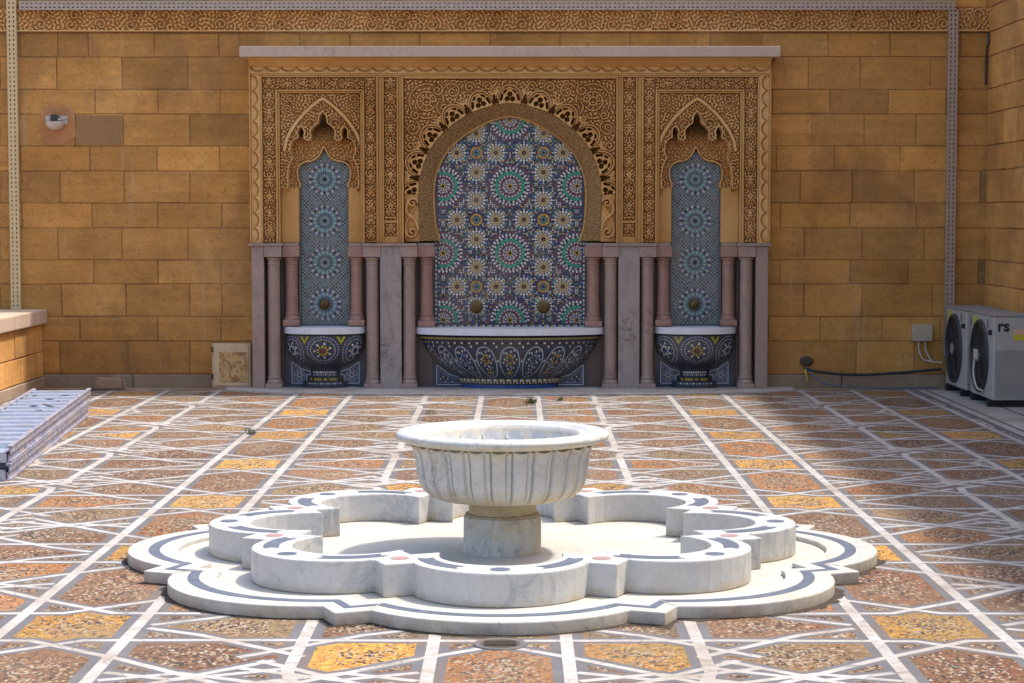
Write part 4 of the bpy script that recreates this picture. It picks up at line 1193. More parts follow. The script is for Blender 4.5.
# side basins
for c, lab in ((-186.5, 'small tiled basin with white rim under the narrow arch nearer the rusty access door'), (186.5, 'small tiled basin with white rim under the narrow arch nearer the air conditioners')):
    prof = [(1.0, Z(335)), (1.0, Z(341)), (.985, Z(348)), (.93, Z(354)), (.80, Z(360)), (.60, Z(365)), (.42, Z(368.5)), (.375, Z(371)), (.37, Z(377)), (.45, Z(378)), (.455, Z(381.5)), (.56, Z(382.3)), (.565, Z(385)), (.60, Z(385.5)), (.60, .002)]
    b, bowl, surf = basin(c * S, 40 * S, .27, prof, Z(327), .062, lab, 's')
    T = Tiles(lambda phi, t_, h: surf(phi, t_, h))
    for c0 in (-.95, 0, .95):
        cc_ = YE if c0 == 0 else WH
        for (r0, r1, n, cols, off) in ((0, .07, 6, [RD if c0 == 0 else BL], 0), (.07, .16, 10, [cc_], 0), (.15, .23, 14, [WH, BL], .5), (.23, .27, 24, [BR, GR], 0), (.28, .31, 30, [WH], .5), (.31, .36, 30, [BL, (.08, .06, .32)], 0), (.36, .39, 32, [(.5, .5, .5)], .5)):
            for j in range(n):
                a = 2 * PI * (j + off) / n; da = PI / n * .8; rm = (r0 + r1) / 2
                pts = [(c0 + r * 1.1 * math.sin(q_), .17 - r * .42 * math.cos(q_)) for r, q_ in ((r0, a), (rm, a - da), (r1, a), (rm, a + da))]
                if all(p[1] > .005 and abs(p[0]) < 1.5 for p in pts) and abs(pts[0][0] - c0) < .48: T.poly(pts, cols[j % len(cols)])
    for c0 in (-.475, .475, -1.4, 1.4):
        T.poly([(c0 - .13, .01), (c0 + .13, .01), (c0, .10)], (.36, .36, .03))
    for k in range(12):
        p0 = -.9 + 1.8 * k / 12; tq(T, p0, p0 + .1, .51, .53, WH); tq(T, p0 + .04, p0 + .12, .54, .56, [WH, LB][k % 2]); tq(T, p0, p0 + .12, .65, .70, [(.4, .33, .03), BR][k % 2 if k % 3 else 0]); tq(T, p0, p0 + .07, .80, .84, [LB, WH][k % 2])
    T.mb.build('mosaic', M['tile'], bowl, fixn=False)

# ------------------------------------------------------------------ the marble fountain
FC = (-.005, 9.245)
def lobe_star(tip, side, front, nar=16):
    """eight lobes and eight right-angled corners, clockwise-free closed outline"""
    out = []
    for k in range(8):
        a = R(45 * k - 90); d = Vector((math.cos(a), math.sin(a))); n = Vector((-d.y, d.x))
        # end points of this lobe
        nr = tip - side * math.cos(R(45)); off = side * math.sin(R(45))
        def cp_(sg):
            b = a + sg * R(22.5); db = Vector((math.cos(b), math.sin(b))); nb = Vector((-db.y, db.x)); return db * nr - nb * off * sg
        p0, p1 = cp_(-1), cp_(1); half = (p1 - p0).length / 2; cd = p0.dot(d); sag = front - cd
        r = (half * half + sag * sag) / (2 * sag); cen = d * (front - r); a1 = math.atan2(half, cd - (front - r))
        for j in range(nar + 1):
            q_ = -a1 + 2 * a1 * j / nar; out.append(tuple(cen + (d * math.cos(q_) + n * math.sin(q_)) * r))
        b = a + R(22.5); out.append((math.cos(b) * tip, math.sin(b) * tip))
    return out
def shift(p): return [(x, y) for x, y in p]
plin = empty('marble_plinth', (*FC, 0), label='low white marble plinth with eight lobes and a dark inlaid line beneath the fountain', cat='plinth')
o1 = lobe_star(1.69, .15, 1.745); o2 = lobe_star(1.455, .13, 1.51)
def ring_solid(a, b, z0, z1):
    m = MB(); n = len(a)
    vs_ = [(x, y, z1) for x, y in a] + [(x, y, z1) for x, y in b] + [(x, y, z0) for x, y in a] + [(x, y, z0) for x, y in b]; fs = []
    for i in range(n):
        j = (i + 1) % n; fs += [(i, j, n + j, n + i), (2 * n + i, 2 * n + j, j, i), (3 * n + i, n + i, n + j, 3 * n + j), (2 * n + i, 3 * n + i, 3 * n + j, 2 * n + j)]
    m.add(vs_, fs); return m
m = ring_solid(o1, o2, 0, .056)
ri = m.build('rim', M['rimm'], plin)
bv = ri.modifiers.new('bevel', 'BEVEL'); bv.width = .006; bv.segments = 2; bv.limit_method = 'ANGLE'; bv.angle_limit = R(50)
m = MB(); m.prism([(x * .999, y * .999) for x, y in o2], .0, .034, axis='z'); m.build('floor_slab', M['whitew'], plin)
# inlaid line: a sheet set 2 mm proud
def strip_between(a, b, z, name, mat, parent, z0=None):
    m = MB(); n = len(a); h = z; lo = z - .004
    vs_ = [(x, y, h) for x, y in a] + [(x, y, h) for x, y in b] + [(x, y, lo) for x, y in a] + [(x, y, lo) for x, y in b]
    fs = []
    for i in range(n):
        j = (i + 1) % n; fs += [(i, j, n + j, n + i), (2 * n + i, 2 * n + j, j, i), (3 * n + i, n + i, n + j, 3 * n + j)]
    m.add(vs_, fs); return m.build(name, mat, parent)
strip_between(lobe_star(1.60, .143, 1.648), lobe_star(1.548, .143, 1.596), .0575, 'inlay_line', M['inlay'], plin)
# joints between the plinth slabs
for k in range(16):
    jt = MB(); a = R(22.5 * k - 90 + (0 if k % 2 == 0 else 3.6)); r0, r1 = (1.52, 1.744) if k % 2 == 0 else (1.46, 1.58)
    d = Vector((math.cos(a), math.sin(a))); n_ = Vector((-d.y, d.x)) * .002
    q_ = [d * r0 + n_, d * r1 + n_, d * r1 - n_, d * r0 - n_]
    jt.prism([tuple(p) for p in q_], .0562, .0585 if k % 2 else .0565, axis='z')
    q_ = [d * (r1 - .001) + n_, d * (r1 + .0012) + n_, d * (r1 + .0012) - n_, d * (r1 - .001) - n_]
    jt.prism([tuple(p) for p in q_], .001, .056, axis='z'); jt.build('joint', M['footm'], plin)


def ragged(poly, lo_, hi_):
    out = []; n = len(poly); v_ = 0
    for i in range(n):
        a_ = Vector(poly[i]); b_ = Vector(poly[(i + 1) % n]); m_ = max(1, int((b_ - a_).length / .03))
        for j in range(m_):
            p = a_.lerp(b_, j / m_); v_ = .6 * v_ + .4 * random.random(); out.append((p, p * (1 + (lo_ + (hi_ - lo_) * max(0, (v_ - .35) * 2.6)) / p.length)))
    return out
rg = ragged(o1, .003, .045); m = MB(); n = len(rg)
vs_ = [(p.x * .998, p.y * .998, .002) for p, q_ in rg] + [(q_.x, q_.y, .0015) for p, q_ in rg] + [(p.x * .998, p.y * .998, .010) for p, q_ in rg]
vs_ = [(p.x * .998, p.y * .998, .007) for p, q_ in rg] + [(q_.x, q_.y, .001) for p, q_ in rg]
m.add(vs_, [(i, (i + 1) % n, n + (i + 1) % n, n + i) for i in range(n)]); m.build('soil_seam', mat_simple('damp_soil', (.055, .038, .025), .9, 0, 40, .5, .6), plin, fixn=True)
curb = empty('fountain_curb', (*FC, 0), label='thick white marble curb of eight lobes with slate and rose inlays around the bowl', cat='fountain curb')
CT = .175
c1 = lobe_star(1.25, .125, 1.37); c2 = lobe_star(.99, .13, 1.18)
m = ring_solid(c1, c2, .0345, CT)
ri = m.build('curb_ring', M['curbm'], curb)
bv = ri.modifiers.new('bevel', 'BEVEL'); bv.width = .007; bv.segments = 2; bv.limit_method = 'ANGLE'; bv.angle_limit = R(50)
for k in range(8):
    for sg in (-1, 1):
        jt = MB(); a = R(45 * k - 90 + sg * 17.6); d = Vector((math.cos(a), math.sin(a))); n_ = Vector((-d.y, d.x)) * .0015
        jt.prism([tuple(p) for p in (d * .90 + n_, d * 1.19 + n_, d * 1.19 - n_, d * .90 - n_)], CT + .0002, CT + .0008, axis='z')
        jt.build('joint', M['footm'], curb)
for k in range(8):
    a = R(45 * k - 90); d = Vector((math.cos(a), math.sin(a))); n = Vector((-d.y, d.x))
    # lobe centre line
    r_m = .318; cen = d * .96
    for sg in (-1, 1):
        m = MB(); L1 = []; L2 = []
        for j in range(13):
            q_ = sg * R(30 + 52 * j / 12); wdt = .034 if 0 < j < 12 else .03
            e = 0
            u = d * math.cos(q_) + n * math.sin(q_)
            L1.append(tuple(cen + u * (r_m + wdt))); L2.append(tuple(cen + u * (r_m - wdt)))
        # concave pointed ends
        def tipin(A, B, C): 
            mid = (Vector(A) + Vector(B)) / 2; return tuple(mid + (Vector(C) - mid).normalized() * .022)
        t0 = tipin(L1[0], L2[0], [(L1[2][0] + L2[2][0]) / 2, (L1[2][1] + L2[2][1]) / 2]); t1 = tipin(L1[-1], L2[-1], [(L1[-3][0] + L2[-3][0]) / 2, (L1[-3][1] + L2[-3][1]) / 2])
        poly = L1 + [t1] + list(reversed(L2)) + [t0]
        m.prism(poly, CT - .003, CT + .0016, axis='z'); m.build('slate_inlay', M['inlay'], curb)
    m = MB(); p = cen + d * r_m; m.prism([(p.x + .042 * math.cos(t_), p.y + .042 * math.sin(t_)) for t_ in [2 * PI * j / 20 for j in range(20)]], CT - .003, CT + .0016, axis='z'); m.build('round_inlay', M['inlay'], curb)
    b_ = a + R(22.5); p = Vector((math.cos(b_), math.sin(b_))) * 1.10
    m = MB(); m.prism([(p.x + .04 * math.cos(t_), p.y + .04 * math.sin(t_)) for t_ in [2 * PI * j / 20 for j in range(20)]], CT - .003, CT + .0016, axis='z'); m.build('round_inlay', M['rosso'], curb)
# hollow floor inside the curb is the plinth's floor slab; lower pool bottom is that slab itself

ft = empty('marble_fountain', (*FC, .034), label='fluted white marble bowl on a short stained column, centre of the courtyard', cat='fountain')
ZB = -.034
foot = MB(); foot.lathe([(.186, .0), (.186, .006), (.182, .012), (.181, .166), (.176, .172), (.165, .174)], n=64); foot.build('foot', M['footm'], ft, smooth=40)
neck = MB(); neck.lathe([(.158, .171), (.170, .173), (.172, .180), (.160, .184), (.157, .20), (.158, .235), (.172, .240), (.205, .252), (.24, .256)], n=64, cap=False); neck.build('neck', mat_marble('stained_neck_marble', (.46, .39, .25), (.22, .17, .10), 2.6, (.42, .28, .10), .7, .5, .9), ft, smooth=40)
NF = 26; NS = NF * 14
def flute(a):
    ph = (a * NF / (2 * PI)) % 1
    if ph < .70:
        x = ph / .70 * 2 - 1; return math.sqrt(max(0, 1 - x ** 10)) 
    x = (ph - .70) / .30 * 2 - 1; return .62 * math.sqrt(max(0, 1 - x * x))
bprof = [(.20, .246), (.25, .248), (.30, .256), (.335, .272), (.360, .295), (.377, .325), (.387, .36), (.392, .395), (.395, .425), (.399, .455), (.406, .478), (.415, .497), (.420, .508), (.400, .519), (.405, .524)]
amp = [0, .005, .010, .014, .016, .016, .016, .015, .015, .015, .015, .015, .012, .002, 0]
bw = MB(); bw.lathe(bprof, n=NS, rf=lambda r, z, a, i: r + amp[i] * (flute(a) - .5) * 1.3, cap=False)
# scalloped lip underside
lp = [(.405, .524), (.428, .517), (.455, .521), (.484, .530), (.497, .541), (.499, .551), (.493, .562), (.478, .568), (.440, .570), (.405, .570), (.398, .566), (.392, .562), (.368, .561), (.356, .555), (.345, .535), (.325, .49), (.28, .435), (.20, .40), (.10, .388), (.03, .386), (.028, .37)]
def lpr(r, z, a, i):
    if i == 1: return r + .012 * (flute(a) - .5)
    return r
bo = bw.build('bowl', M['bowlm'], ft, smooth=38)
lm = MB(); lm.lathe(lp, n=NS, rf=lpr, cap=False); lm.build('rim', M['bowlm'], ft, smooth=40)
fg = MB()
for k in range(NF):
    a0 = 2 * PI * (k + .0) / NF; a1 = 2 * PI * (k + .78) / NF; pts_ = []
    for j in range(9):
        q_ = a0 + (a1 - a0) * j / 8; d_ = math.sin(PI * j / 8)
        pts_.append(((.425 + .006 * d_) * math.cos(q_), (.425 + .006 * d_) * math.sin(q_), .519 - .016 * d_ ** .6))
    fg.tube(pts_, .0055, 6)
fg.build('scalloped_fringe', M['bowlm'], ft, smooth=60)
pt = MB()
for k in range(18):
    a = 2 * PI * k / 18; vs_ = []
    for j in range(11):
        q_ = -1 + 2 * j / 10
        for (rr, zz_) in ((.338, .520), (.322, .478 + .02 * q_ * q_)):
            vs_.append((rr * math.cos(a + q_ * .13), rr * math.sin(a + q_ * .13), zz_ + (.012 * (1 - q_ * q_) if rr > .33 else 0)))
    pt.add(vs_, [(2 * j, 2 * j + 1, 2 * j + 3, 2 * j + 2) for j in range(10)])
pt.build('inner_petals', M['white'], ft)

# ------------------------------------------------------------------ perforated channels
def channel(name, x0, x1, z0, z1, y, mat, label):
    """flat perforated channel fixed on the wall; long axis is the larger side"""
    o = empty(name, ((x0 + x1) / 2, y, z0), label=label, cat='metal strip')
    vert = (z1 - z0) > (x1 - x0); L = (z1 - z0) if vert else (x1 - x0); W = (x1 - x0) if vert else (z1 - z0)
    m = MB(); d = .035
    cols_ = [0, .20, .34, .66, .80, 1]; n = int(L / .042); st = L / n
    def q(a0, a1, b0, b1, y_=0.0):
        if vert: m.add([(b0 - W / 2, y_, a0), (b1 - W / 2, y_, a0), (b1 - W / 2, y_, a1), (b0 - W / 2, y_, a1)], [(0, 1, 2, 3)])
        else: m.add([(a0 - L / 2, y_, b0), (a1 - L / 2, y_, b0), (a1 - L / 2, y_, b1), (a0 - L / 2, y_, b1)], [(0, 1, 2, 3)])
    for k in range(n):
        a = k * st
        for c in range(5):
            b0, b1 = cols_[c] * W, cols_[c + 1] * W
            if c in (1, 3): q(a, a + st * .5, b0, b1)
            else: q(a, a + st, b0, b1)
    if vert:
        m.box(-W / 2 - .003, -W / 2, -.001, d, 0, L); m.box(W / 2, W / 2 + .003, -.001, d, 0, L)
    else:
        m.box(-L / 2, L / 2, -.001, d, -.003, 0); m.box(-L / 2, L / 2, -.001, d, W, W + .003)
    m.build('perforated_face', mat, o, fixn=False)
    return o
channel('metal_strip', xat(8.5, 150, 18.45), xat(17.5, 150, 18.45), .738, zat(-40, 18.45), 18.45, M['creamp'], 'upright cream perforated metal strip standing on the low wall')
channel('metal_strip', xat(947, 150, 18.45), xat(956, 150, 18.45), .3, zat(9.6, 18.45), 18.45, M['galv'], 'upright grey perforated metal strip running down behind the air conditioners')
channel('metal_strip', xat(18.6, 5, 18.44), xat(956, 5, 18.44), zat(9.4, 18.44), zat(1.0, 18.44), 18.44, M['galv'], 'long horizontal perforated metal strip across the top of the back wall')

# ------------------------------------------------------------------ wall lamp
x, z = xat(57, 122), zat(121)
wl = empty('wall_lamp', (x, DW - .012, z), label='small white round wall lamp with open bracket, high on the wall near the cream strip', cat='lamp')
m = MB(); m.bbox(-.1, .1, -.02, .0, -.03, .045, .01); m.build('back_plate', M['pale'], wl)
m = MB(); pr = [(.002, -.085), (.045, -.080), (.070, -.06), (.085, -.03), (.09, 0)]
bm = bmesh.new(); bmesh.ops.create_uvsphere(bm, u_segments=24, v_segments=14, radius=.085)
bmesh.ops.delete(bm, geom=[v for v in bm.verts if v.co.z > .01], context='VERTS')
for v in bm.verts: v.co = Vector((v.co.x, v.co.y - .09, v.co.z * .9 - .01))
bmesh.ops.solidify(bm, geom=bm.faces[:], thickness=.006); m.addbm(bm); m.build('shade', M['pale'], wl, smooth=40)
m = MB(); m.bbox(-.035, .03, -.12, -.02, -.015, .055, .012); m.build('socket', M['glassd'], wl)
for sg in (-1, 1):
    m = MB(); m.tube([(sg * .1, -.02, .03), (sg * .085, -.08, .02), (sg * .05, -.15, .005)], .009, 8); m.build('bracket_arm', M['pale'], wl)
# smoother patch of slate-coloured repair block beside it
rp = MB(); rp.bbox(xat(76, 130), xat(122, 130), -.016, -.0135, zat(145), zat(115.5), .001); rp.build('repair_slab', mat_marble('slab_repair', (.30, .155, .055), (.42, .26, .13), 1.6, (.2, .11, .05), .5, .8), wall)
rp = MB(); rp.prism([(xat(42, 130), zat(143)), (xat(60, 130), zat(145.5)), (xat(76, 130), zat(137)), (xat(75, 130), zat(112)), (xat(70, 130), zat(107.5)), (xat(44, 130), zat(106.5)), (xat(41, 130), zat(114))], -.0165, -.0125); rp.build('mortar_patch', mat_stone('patch', (.50, .23, .09), (.42, .18, .07), (.56, .30, .14)), wall)

# ------------------------------------------------------------------ access door
x0, x1 = xat(213, 360), xat(251.5, 360); z0, z1 = zat(385), zat(343)
ad = empty('access_door', ((x0 + x1) / 2, DW - .07, 0), label='small square cream access door with rusty centre at the foot of the wall', cat='hatch')
W = x1 - x0
m = MB(); m.bbox(-W / 2, W / 2, -.0, .056, z0 - .02, z1, .006); m.build('frame', M['cream'], ad)
m = MB(); m.bbox(-W / 2 + .02, W / 2 - .02, -.014, -.0005, z0 + .0, z1 - .02, .004); m.build('door_leaf', M['cream'], ad)
m = MB(); m.bbox(-W / 2 + .07, W / 2 - .03, -.017, -.0145, z0 + .03, z1 - .08, .001); m.build('rusty_patch', M['rust'], ad)
for zz_ in (z0 + .06, z1 - .08):
    m = MB(); m.tube([(-W / 2 + .002, -.012, zz_), (-W / 2 + .002, -.012, zz_ + .05)], .009, 8); m.build('hinge', M['drain'], ad)

# loose stone
m = MB(); bm = bmesh.new(); bmesh.ops.create_cube(bm, size=1)
for v in bm.verts: v.co = Vector((v.co.x * .30 * (1 if v.co.z < 0 else .88), v.co.y * .16, (v.co.z + .5) * .115))
bmesh.ops.bevel(bm, geom=bm.edges[:], offset=.018, segments=2, affect='EDGES'); bmesh.ops.subdivide_edges(bm, edges=bm.edges[:], cuts=1)
for v in bm.verts: v.co += Vector((random.uniform(-1, 1), random.uniform(-1, 1), random.uniform(-.6, .6))) * .004
m.addbm(bm); o = m.build('loose_stone', M['plinth'], smooth=30)
o.location = (xat(109, 385, 18.28), 18.28, 0); o.rotation_euler = (0, 0, .08); tag(o, 'loose squared stone lying on the ground against the skirting', 'stone')

# ------------------------------------------------------------------ steel planks at the left
def plank(z, dx, label, y0, y1):
    p = empty('steel_plank', (-3.38 + dx, y0, z), rz=0, label=label, cat='plank', group='stacked steel planks')
    p.rotation_euler = (0, 0, R(5.4)); L = y0 - y1; W = .47
    m = MB(); prof = []
    nr = int(L / .26)
    vs_ = []; fs = []
    y = 0; i = 0
    step = [0, .12, .135, .225, .24]; h = [.060, .060, .096, .096, .060]
    ys = []; 
    for k in range(nr):
        for s_, h_ in zip(step, h): ys.append((-(k * .26 + s_), h_))
    ys.append((-L, .060))
    for (yy_, h_) in ys: vs_ += [(-W + .031, yy_, h_), (-.031, yy_, h_)]
    for k in range(len(ys) - 1): fs.append((2 * k, 2 * k + 1, 2 * k + 3, 2 * k + 2))
    m.add(vs_, fs); m.build('ribbed_deck', M['steel'], p, fixn=True)
    for nm, xx in (('side_rail', -.03), ('side_rail', -W)):
        r_ = MB(); r_.bbox(xx, xx + .03, -L, 0, .0, .012, .002); r_.bbox(xx + .004, xx + .012, -L, 0, .0125, .05, .002); r_.bbox(xx + .016, xx + .024, -L, 0, .0505, .09, .002); r_.bbox(xx, xx + .03, -L, 0, .0905, .102, .003)
        r_.build(nm, M['rail'], p)
    e = MB(); e.bbox(-W + .032, -.032, -.006, -.001, .0, .058, .001); e.bbox(-W + .032, -.032, -L + .001, -L + .006, 0, .058, .001); e.build('end_plate', M['steel'], p)
plank(.001, .0, 'lower ribbed steel plank lying on the paving, topped by another plank', 16.0, 11.95)
plank(.105, -.01, 'upper ribbed steel plank with bare deck on top of the stack at the left edge', 16.1, 12.0)

# ------------------------------------------------------------------ air conditioners
def text_mesh(txt, size, mat, parent, loc, rot, name='lettering'):
    cu = bpy.data.curves.new(name, 'FONT'); cu.body = txt; cu.size = size; cu.extrude = .0008; cu.offset = .0035
    to = bpy.data.objects.new(name, cu); COL.objects.link(to); dg = bpy.context.evaluated_depsgraph_get(); dg.update()
    me = bpy.data.meshes.new_from_object(to.evaluated_get(dg)); bpy.data.objects.remove(to)
    me.materials.clear(); me.materials.append(mat)
    o = bpy.data.objects.new(name, me); COL.objects.link(o); o.parent = parent; o.location = loc; o.rotation_euler = rot
    return o
def ac(xf, ya, yb, label, z0=.06, h=.70, front=False):
    """fan face looks towards -X, lies between depths ya (near) and yb"""
    o = empty('air_conditioner', (xf, ya, 0), label=label, cat='air conditioner', group='outdoor air conditioning units')
    L = yb - ya; D = .31
    b = MB(); b.bbox(0, D, 0, L, z0, z0 + h, .014); b.build('cabinet', M['acw'], o)
    sp_ = MB(); sp_.bbox(.02, D - .02, -.004, -.0005, z0 + .02, z0 + h * .60, .002); sp_.build('service_cover', M['acside'], o)
    tp = MB(); tp.bbox(-.006, D + .006, -.008, L + .006, z0 + h + .0005, z0 + h + .02, .005); tp.build('lid', M['acside'], o)
    cy, cz, r = L * .56, z0 + h * .49, .285
    n = 36
    f = MB()
    pr = [(r + .03, .001), (r + .025, .022), (r, .026), (r - .01, .004)]
    vs_ = [(-h_, cy + r_ * math.cos(2 * PI * k / n), cz + r_ * math.sin(2 * PI * k / n)) for r_, h_ in pr for k in range(n)]
    f.add(vs_, [(i * n + k, i * n + (k + 1) % n, (i + 1) * n + (k + 1) % n, (i + 1) * n + k) for i in range(3) for k in range(n)])
    f.build('fan_ring', M['fan'], o, smooth=40)
    dk = MB(); dk.add([(-.003, cy + (r - .008) * math.cos(2 * PI * k / n), cz + (r - .008) * math.sin(2 * PI * k / n)) for k in range(n)], [tuple(range(n))]); dk.build('fan_opening', M['black'], o, fixn=False)
    bl = MB()
    for k in range(3):
        a = 2 * PI * k / 3 + .5
        bl.add([(-.006, cy + .04 * math.cos(a), cz + .04 * math.sin(a)), (-.009, cy + .25 * math.cos(a - .3), cz + .25 * math.sin(a - .3)), (-.005, cy + .26 * math.cos(a + .1), cz + .26 * math.sin(a + .1)), (-.004, cy + .24 * math.cos(a + .55), cz + .24 * math.sin(a + .55)), (-.004, cy + .05 * math.cos(a + .9), cz + .05 * math.sin(a + .9))], [(0, 1, 2, 3, 4)])
    bl.build('fan', M['fan'], o, fixn=False)
    gr = MB()
    for rr in [.06 + .028 * k for k in range(9)]:
        if rr < r: gr.tube([(-.02, cy + rr * math.cos(2 * PI * k / 28), cz + rr * math.sin(2 * PI * k / 28)) for k in range(29)], .0018, 4, cap=False)
    for k in range(8):
        a = PI * k / 4 + .2; gr.tube([(-.021, cy + .05 * math.cos(a), cz + .05 * math.sin(a)), (-.021, cy + r * math.cos(a), cz + r * math.sin(a))], .003, 4)
    gr.build('guard_grille', M['fan'], o)
    hb = MB(); hb.tube([(-.028, cy, cz), (-.014, cy, cz)], .05, 20); hb.build('fan_hub', M['acside'], o, smooth=40)
    for (fx, fy) in ((0.03, .1), (.03, L - .1)):
        q = MB(); q.bbox(fx - .05, fx + .27, fy - .03, fy + .03, 0, z0 - .001, .006); q.build('foot', M['black'], o)
    hn = MB(); hn.bbox(-.03, -.001, .03, .07, z0 + h * .78, z0 + h * .84, .006); hn.build('handle', M['black'], o)
    st = MB(); st.bbox(-.0025, -.0005, L * .72, L * .88, z0 + h * .88, z0 + h * .97, .0008); st.build('sticker', M['yellow'], o)
    # lettering on the fan face and near end
    text_mesh('I', .11, M['black'], o, (-.003, .20, z0 + h * .85), (PI / 2, 0, -PI / 2))
    text_mesh('rs', .13, M['black'], o, (.035, -.003, z0 + h * .83), (PI / 2, 0, 0))
    s2 = MB(); s2.bbox(.17, .295, -.0045, -.0005, z0 + h * .72, z0 + h * .785, .0008); s2.build('sticker', M['yellow'], o)
    s2 = MB(); s2.bbox(.17, .295, -.0045, -.0005, z0 + h * .788, z0 + h * .85, .0008); s2.build('sticker', M['orange'], o)
    if front:
        s2 = MB(); s2.bbox(.27, .305, -.0065, -.0045, z0 + .03, z0 + .12, .0008); s2.build('sticker', M['teal'], o)
        cb2 = MB(); cb2.bbox(-.05, -.03, cy - .05, cy + .06, cz - .03, cz + .06, .01); cb2.build('motor_cover', M['pale'], o)
        hs = MB(); hs.tube(smooth3([(-.05, cy, cz - .03), (-.06, cy - .02, cz - .15), (-.05, cy - .1, cz - .26), (-.03, cy - .22, cz - .28)]), .009, 8); hs.build('hose', M['pale'], o, smooth=60)
    return o
def smooth3(pts, n=8):
    P = [Vector(p) for p in pts]; P = [P[0]] + P + [P[-1]]; out = []
    for i in range(1, len(P) - 2):
        for k in range(n):
            t_ = k / n; p0, p1, p2, p3 = P[i - 1:i + 3]
            out.append(.5 * ((2 * p1) + (-p0 + p2) * t_ + (2 * p0 - 5 * p1 + 4 * p2 - p3) * t_ * t_ + (-p0 + 3 * p1 - 3 * p2 + p3) * t_ ** 3))
    out.append(P[-2]); return out
ac(4.03, 17.56, 18.36, 'rear air conditioner unit partly behind the other, close to the junction box')
ac(4.04, 16.60, 17.40, 'front air conditioner unit nearest the camera with a teal sticker low on its end', front=True)

# junction box and cables
x0, x1 = xat(911, 330), xat(931, 330); z0, z1 = zat(341), zat(324)
jb = empty('junction_box', ((x0 + x1) / 2, DW - .013, z0), label='beige plastic junction box on the wall left of the air conditioners', cat='electrical box')
m = MB(); m.bbox((x0 - x1) / 2, (x1 - x0) / 2, -.06, 0, 0, z1 - z0, .01); m.build('box_body', M['bplas'], jb)
m = MB(); m.bbox((x0 - x1) / 2 + .006, (x1 - x0) / 2 - .006, -.068, -.0605, .006, z1 - z0 - .006, .004); m.build('lid', M['bplas'], jb)
for k, (a, b) in enumerate((((-.03), .19), (.03, .10))):
    m = MB(); m.tube(smooth3([(a, -.03, .0), (a + .005, -.035, -.08), (a + .05, -.04, -.17), (b, -.04, -.20)]), .008, 8); m.build('flexible_lead', M['pale'], jb, smooth=60)
def cable(name, pts, r, mat, label):
    m = MB(); m.tube(smooth3(pts), r, 8); o = m.build(name, mat, smooth=60)
    base = Vector(pts[0])
    for v in o.data.vertices: v.co -= base
    o.location = base
    return tag(o, label, 'cable')
def WP(px, py, D): return (xat(px, py, D), D, zat(py, D))
cable('cable', [WP(804, 368, 18.46), WP(815, 371, 18.4), WP(840, 374, 18.4), WP(868, 374.5, 18.4), WP(900, 372.5, 18.4), WP(925, 370.5, 18.4), WP(941, 369, 18.42)], .013, M['bluecable'], 'thick dark cable sagging along the wall foot towards the air conditioners')
cable('cable', [WP(806, 369, 18.45), WP(813, 375, 18.38), WP(822, 382, 18.33), WP(838, 386, 18.3), WP(858, 387.5, 18.28), WP(900, 388, 18.28), WP(938, 387.4, 18.3)], .008, mat_simple('blue_grey_cable', (.10, .13, .19), .5), 'thinner blue-grey cable lying on the ground under the dark cable')
cable('cable', [WP(806, 367, 18.455), WP(805.5, 372, 18.42), WP(807, 377, 18.42), WP(806.5, 381, 18.42)], .008, M['yelcable'], 'short yellow wire end hanging from the dark wall opening')
m = MB(); bm = bmesh.new(); bmesh.ops.create_uvsphere(bm, u_segments=12, v_segments=8, radius=.05)  # flattened dark solid in place of the stained hole the cables leave
for v in bm.verts: v.co = Vector((v.co.x * 1.3, v.co.y * .22, v.co.z))
m.addbm(bm); o = m.build('cable_outlet', M['drain'], smooth=60); o.location = (xat(806, 360), DW - .02, zat(361)); tag(o, 'dark blob standing in for a stained hole in the wall where the cables come out', 'cable outlet')
cable('cable', [WP(988, 33, 18.44), WP(989, 40, 18.42), WP(987, 48, 18.43), WP(986, 62, 18.45), WP(985.5, 85, 18.46)], .012, M['glassd'], 'short dark wire hanging in the upper corner where the two walls meet')

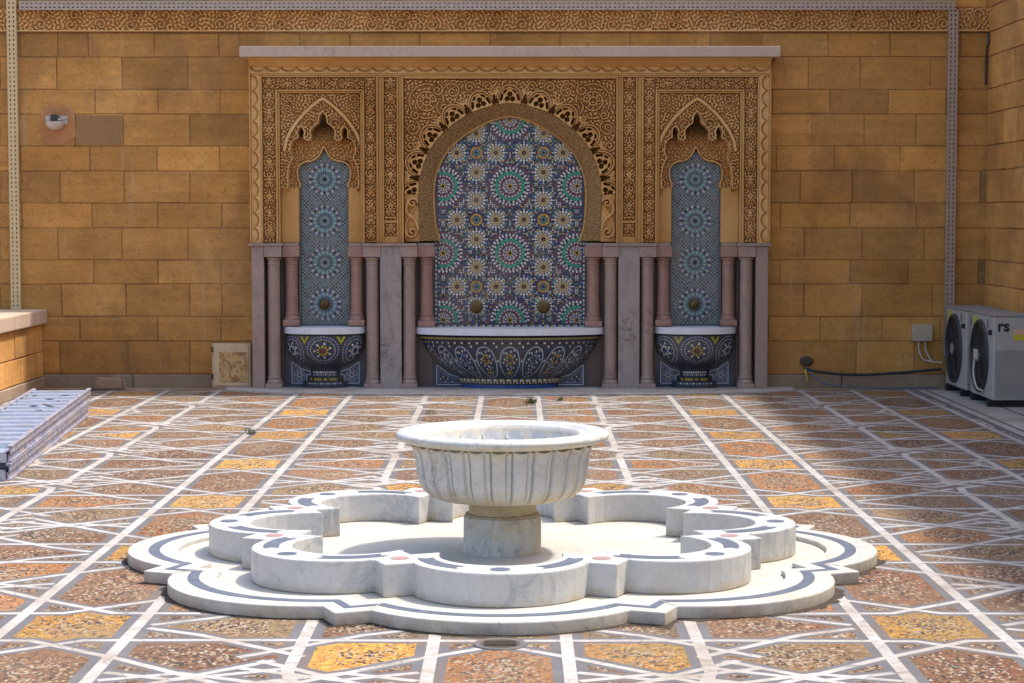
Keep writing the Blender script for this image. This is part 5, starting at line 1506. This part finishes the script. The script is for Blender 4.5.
# ------------------------------------------------------------------ drain and weeds
dr = empty('floor_drain', (xat(500, 643, 7.28) , 7.36, 0), label='round floor drain in the paving in front of the marble plinth', cat='drain')
m = MB(); m.lathe([(.075, .004), (.098, .006), (.10, .0045), (.102, .001)], n=32, cap=False); m.build('drain_ring', M['pg'], dr, smooth=40)
m = MB(); m.lathe([(.076, .0045), (.07, .003), (.045, .0015), (.004, .001)], n=32, cap=False); m.build('drain_cup', M['drain'], dr, smooth=40)
m = MB()
for k in range(5): m.tube([(-.06, -.03 + k * .015, .0065), (.06, -.03 + k * .015, .0065)], .003, 6)
m.build('drain_bars', M['drain'], dr)
def weed(px, py, label, s=1.0):
    D = CAMZ * F / (py - 216) * 1.0
    o = empty('weed', (xat(px, py, D), D, 0), label=label, cat='weed', group='weeds in the paving joints')
    m = MB()
    for k in range(70):
        a = random.uniform(0, 2 * PI); l = random.uniform(.02, .085) * s; tl = random.uniform(.1, 1.4)
        d = Vector((math.cos(a) * math.cos(tl), math.sin(a) * math.cos(tl), math.sin(tl))); sd_ = Vector((-math.sin(a), math.cos(a), 0)) * .006 * s
        p1 = d * l * .5 + sd_; p2 = d * l; p3 = d * l * .5 - sd_
        b0 = Vector((random.gauss(0, .02), random.gauss(0, .02), .001)) * s
        m.add([b0, b0 + p1, b0 + p2, b0 + p3], [(0, 1, 2, 3)])
    m.build('leaves', M['leaf'], o, fixn=False)
weed(531, 404, 'small green weed in the paving behind the bowl', .95)
weed(251, 435, 'small green weed in the paving joint left of the bowl', .7)
weed(560, 401, 'tiny weed in the paving just right of the one behind the bowl', .6)

# dry leaves blown onto the top plank
lf = mat_simple('dry_leaf', (.05, .035, .02), .8)
for k in range(9):
    m = MB(); l = random.uniform(.02, .04); w2 = l * .5
    m.add([(-l, 0, .001), (0, w2, .008), (l, 0, .002), (0, -w2, .004), (-l, 0, -.001), (0, w2, .006), (l, 0, 0), (0, -w2, .002)], [(0, 1, 2, 3), (4, 7, 6, 5), (0, 4, 5, 1), (1, 5, 6, 2), (2, 6, 7, 3), (3, 7, 4, 0)])
    o = m.build('dry_leaf', lf); yy_ = random.uniform(14.2, 15.9); xx_ = -3.39 + .095 * (yy_ - 16.1) * -1 - random.uniform(.08, .38)
    o.location = (xx_, yy_, .203); o.rotation_euler = (0, 0, random.uniform(0, 6)); tag(o, 'small dry brown leaf lying on the ribbed steel plank', 'leaf', 'dry leaves on the steel plank')
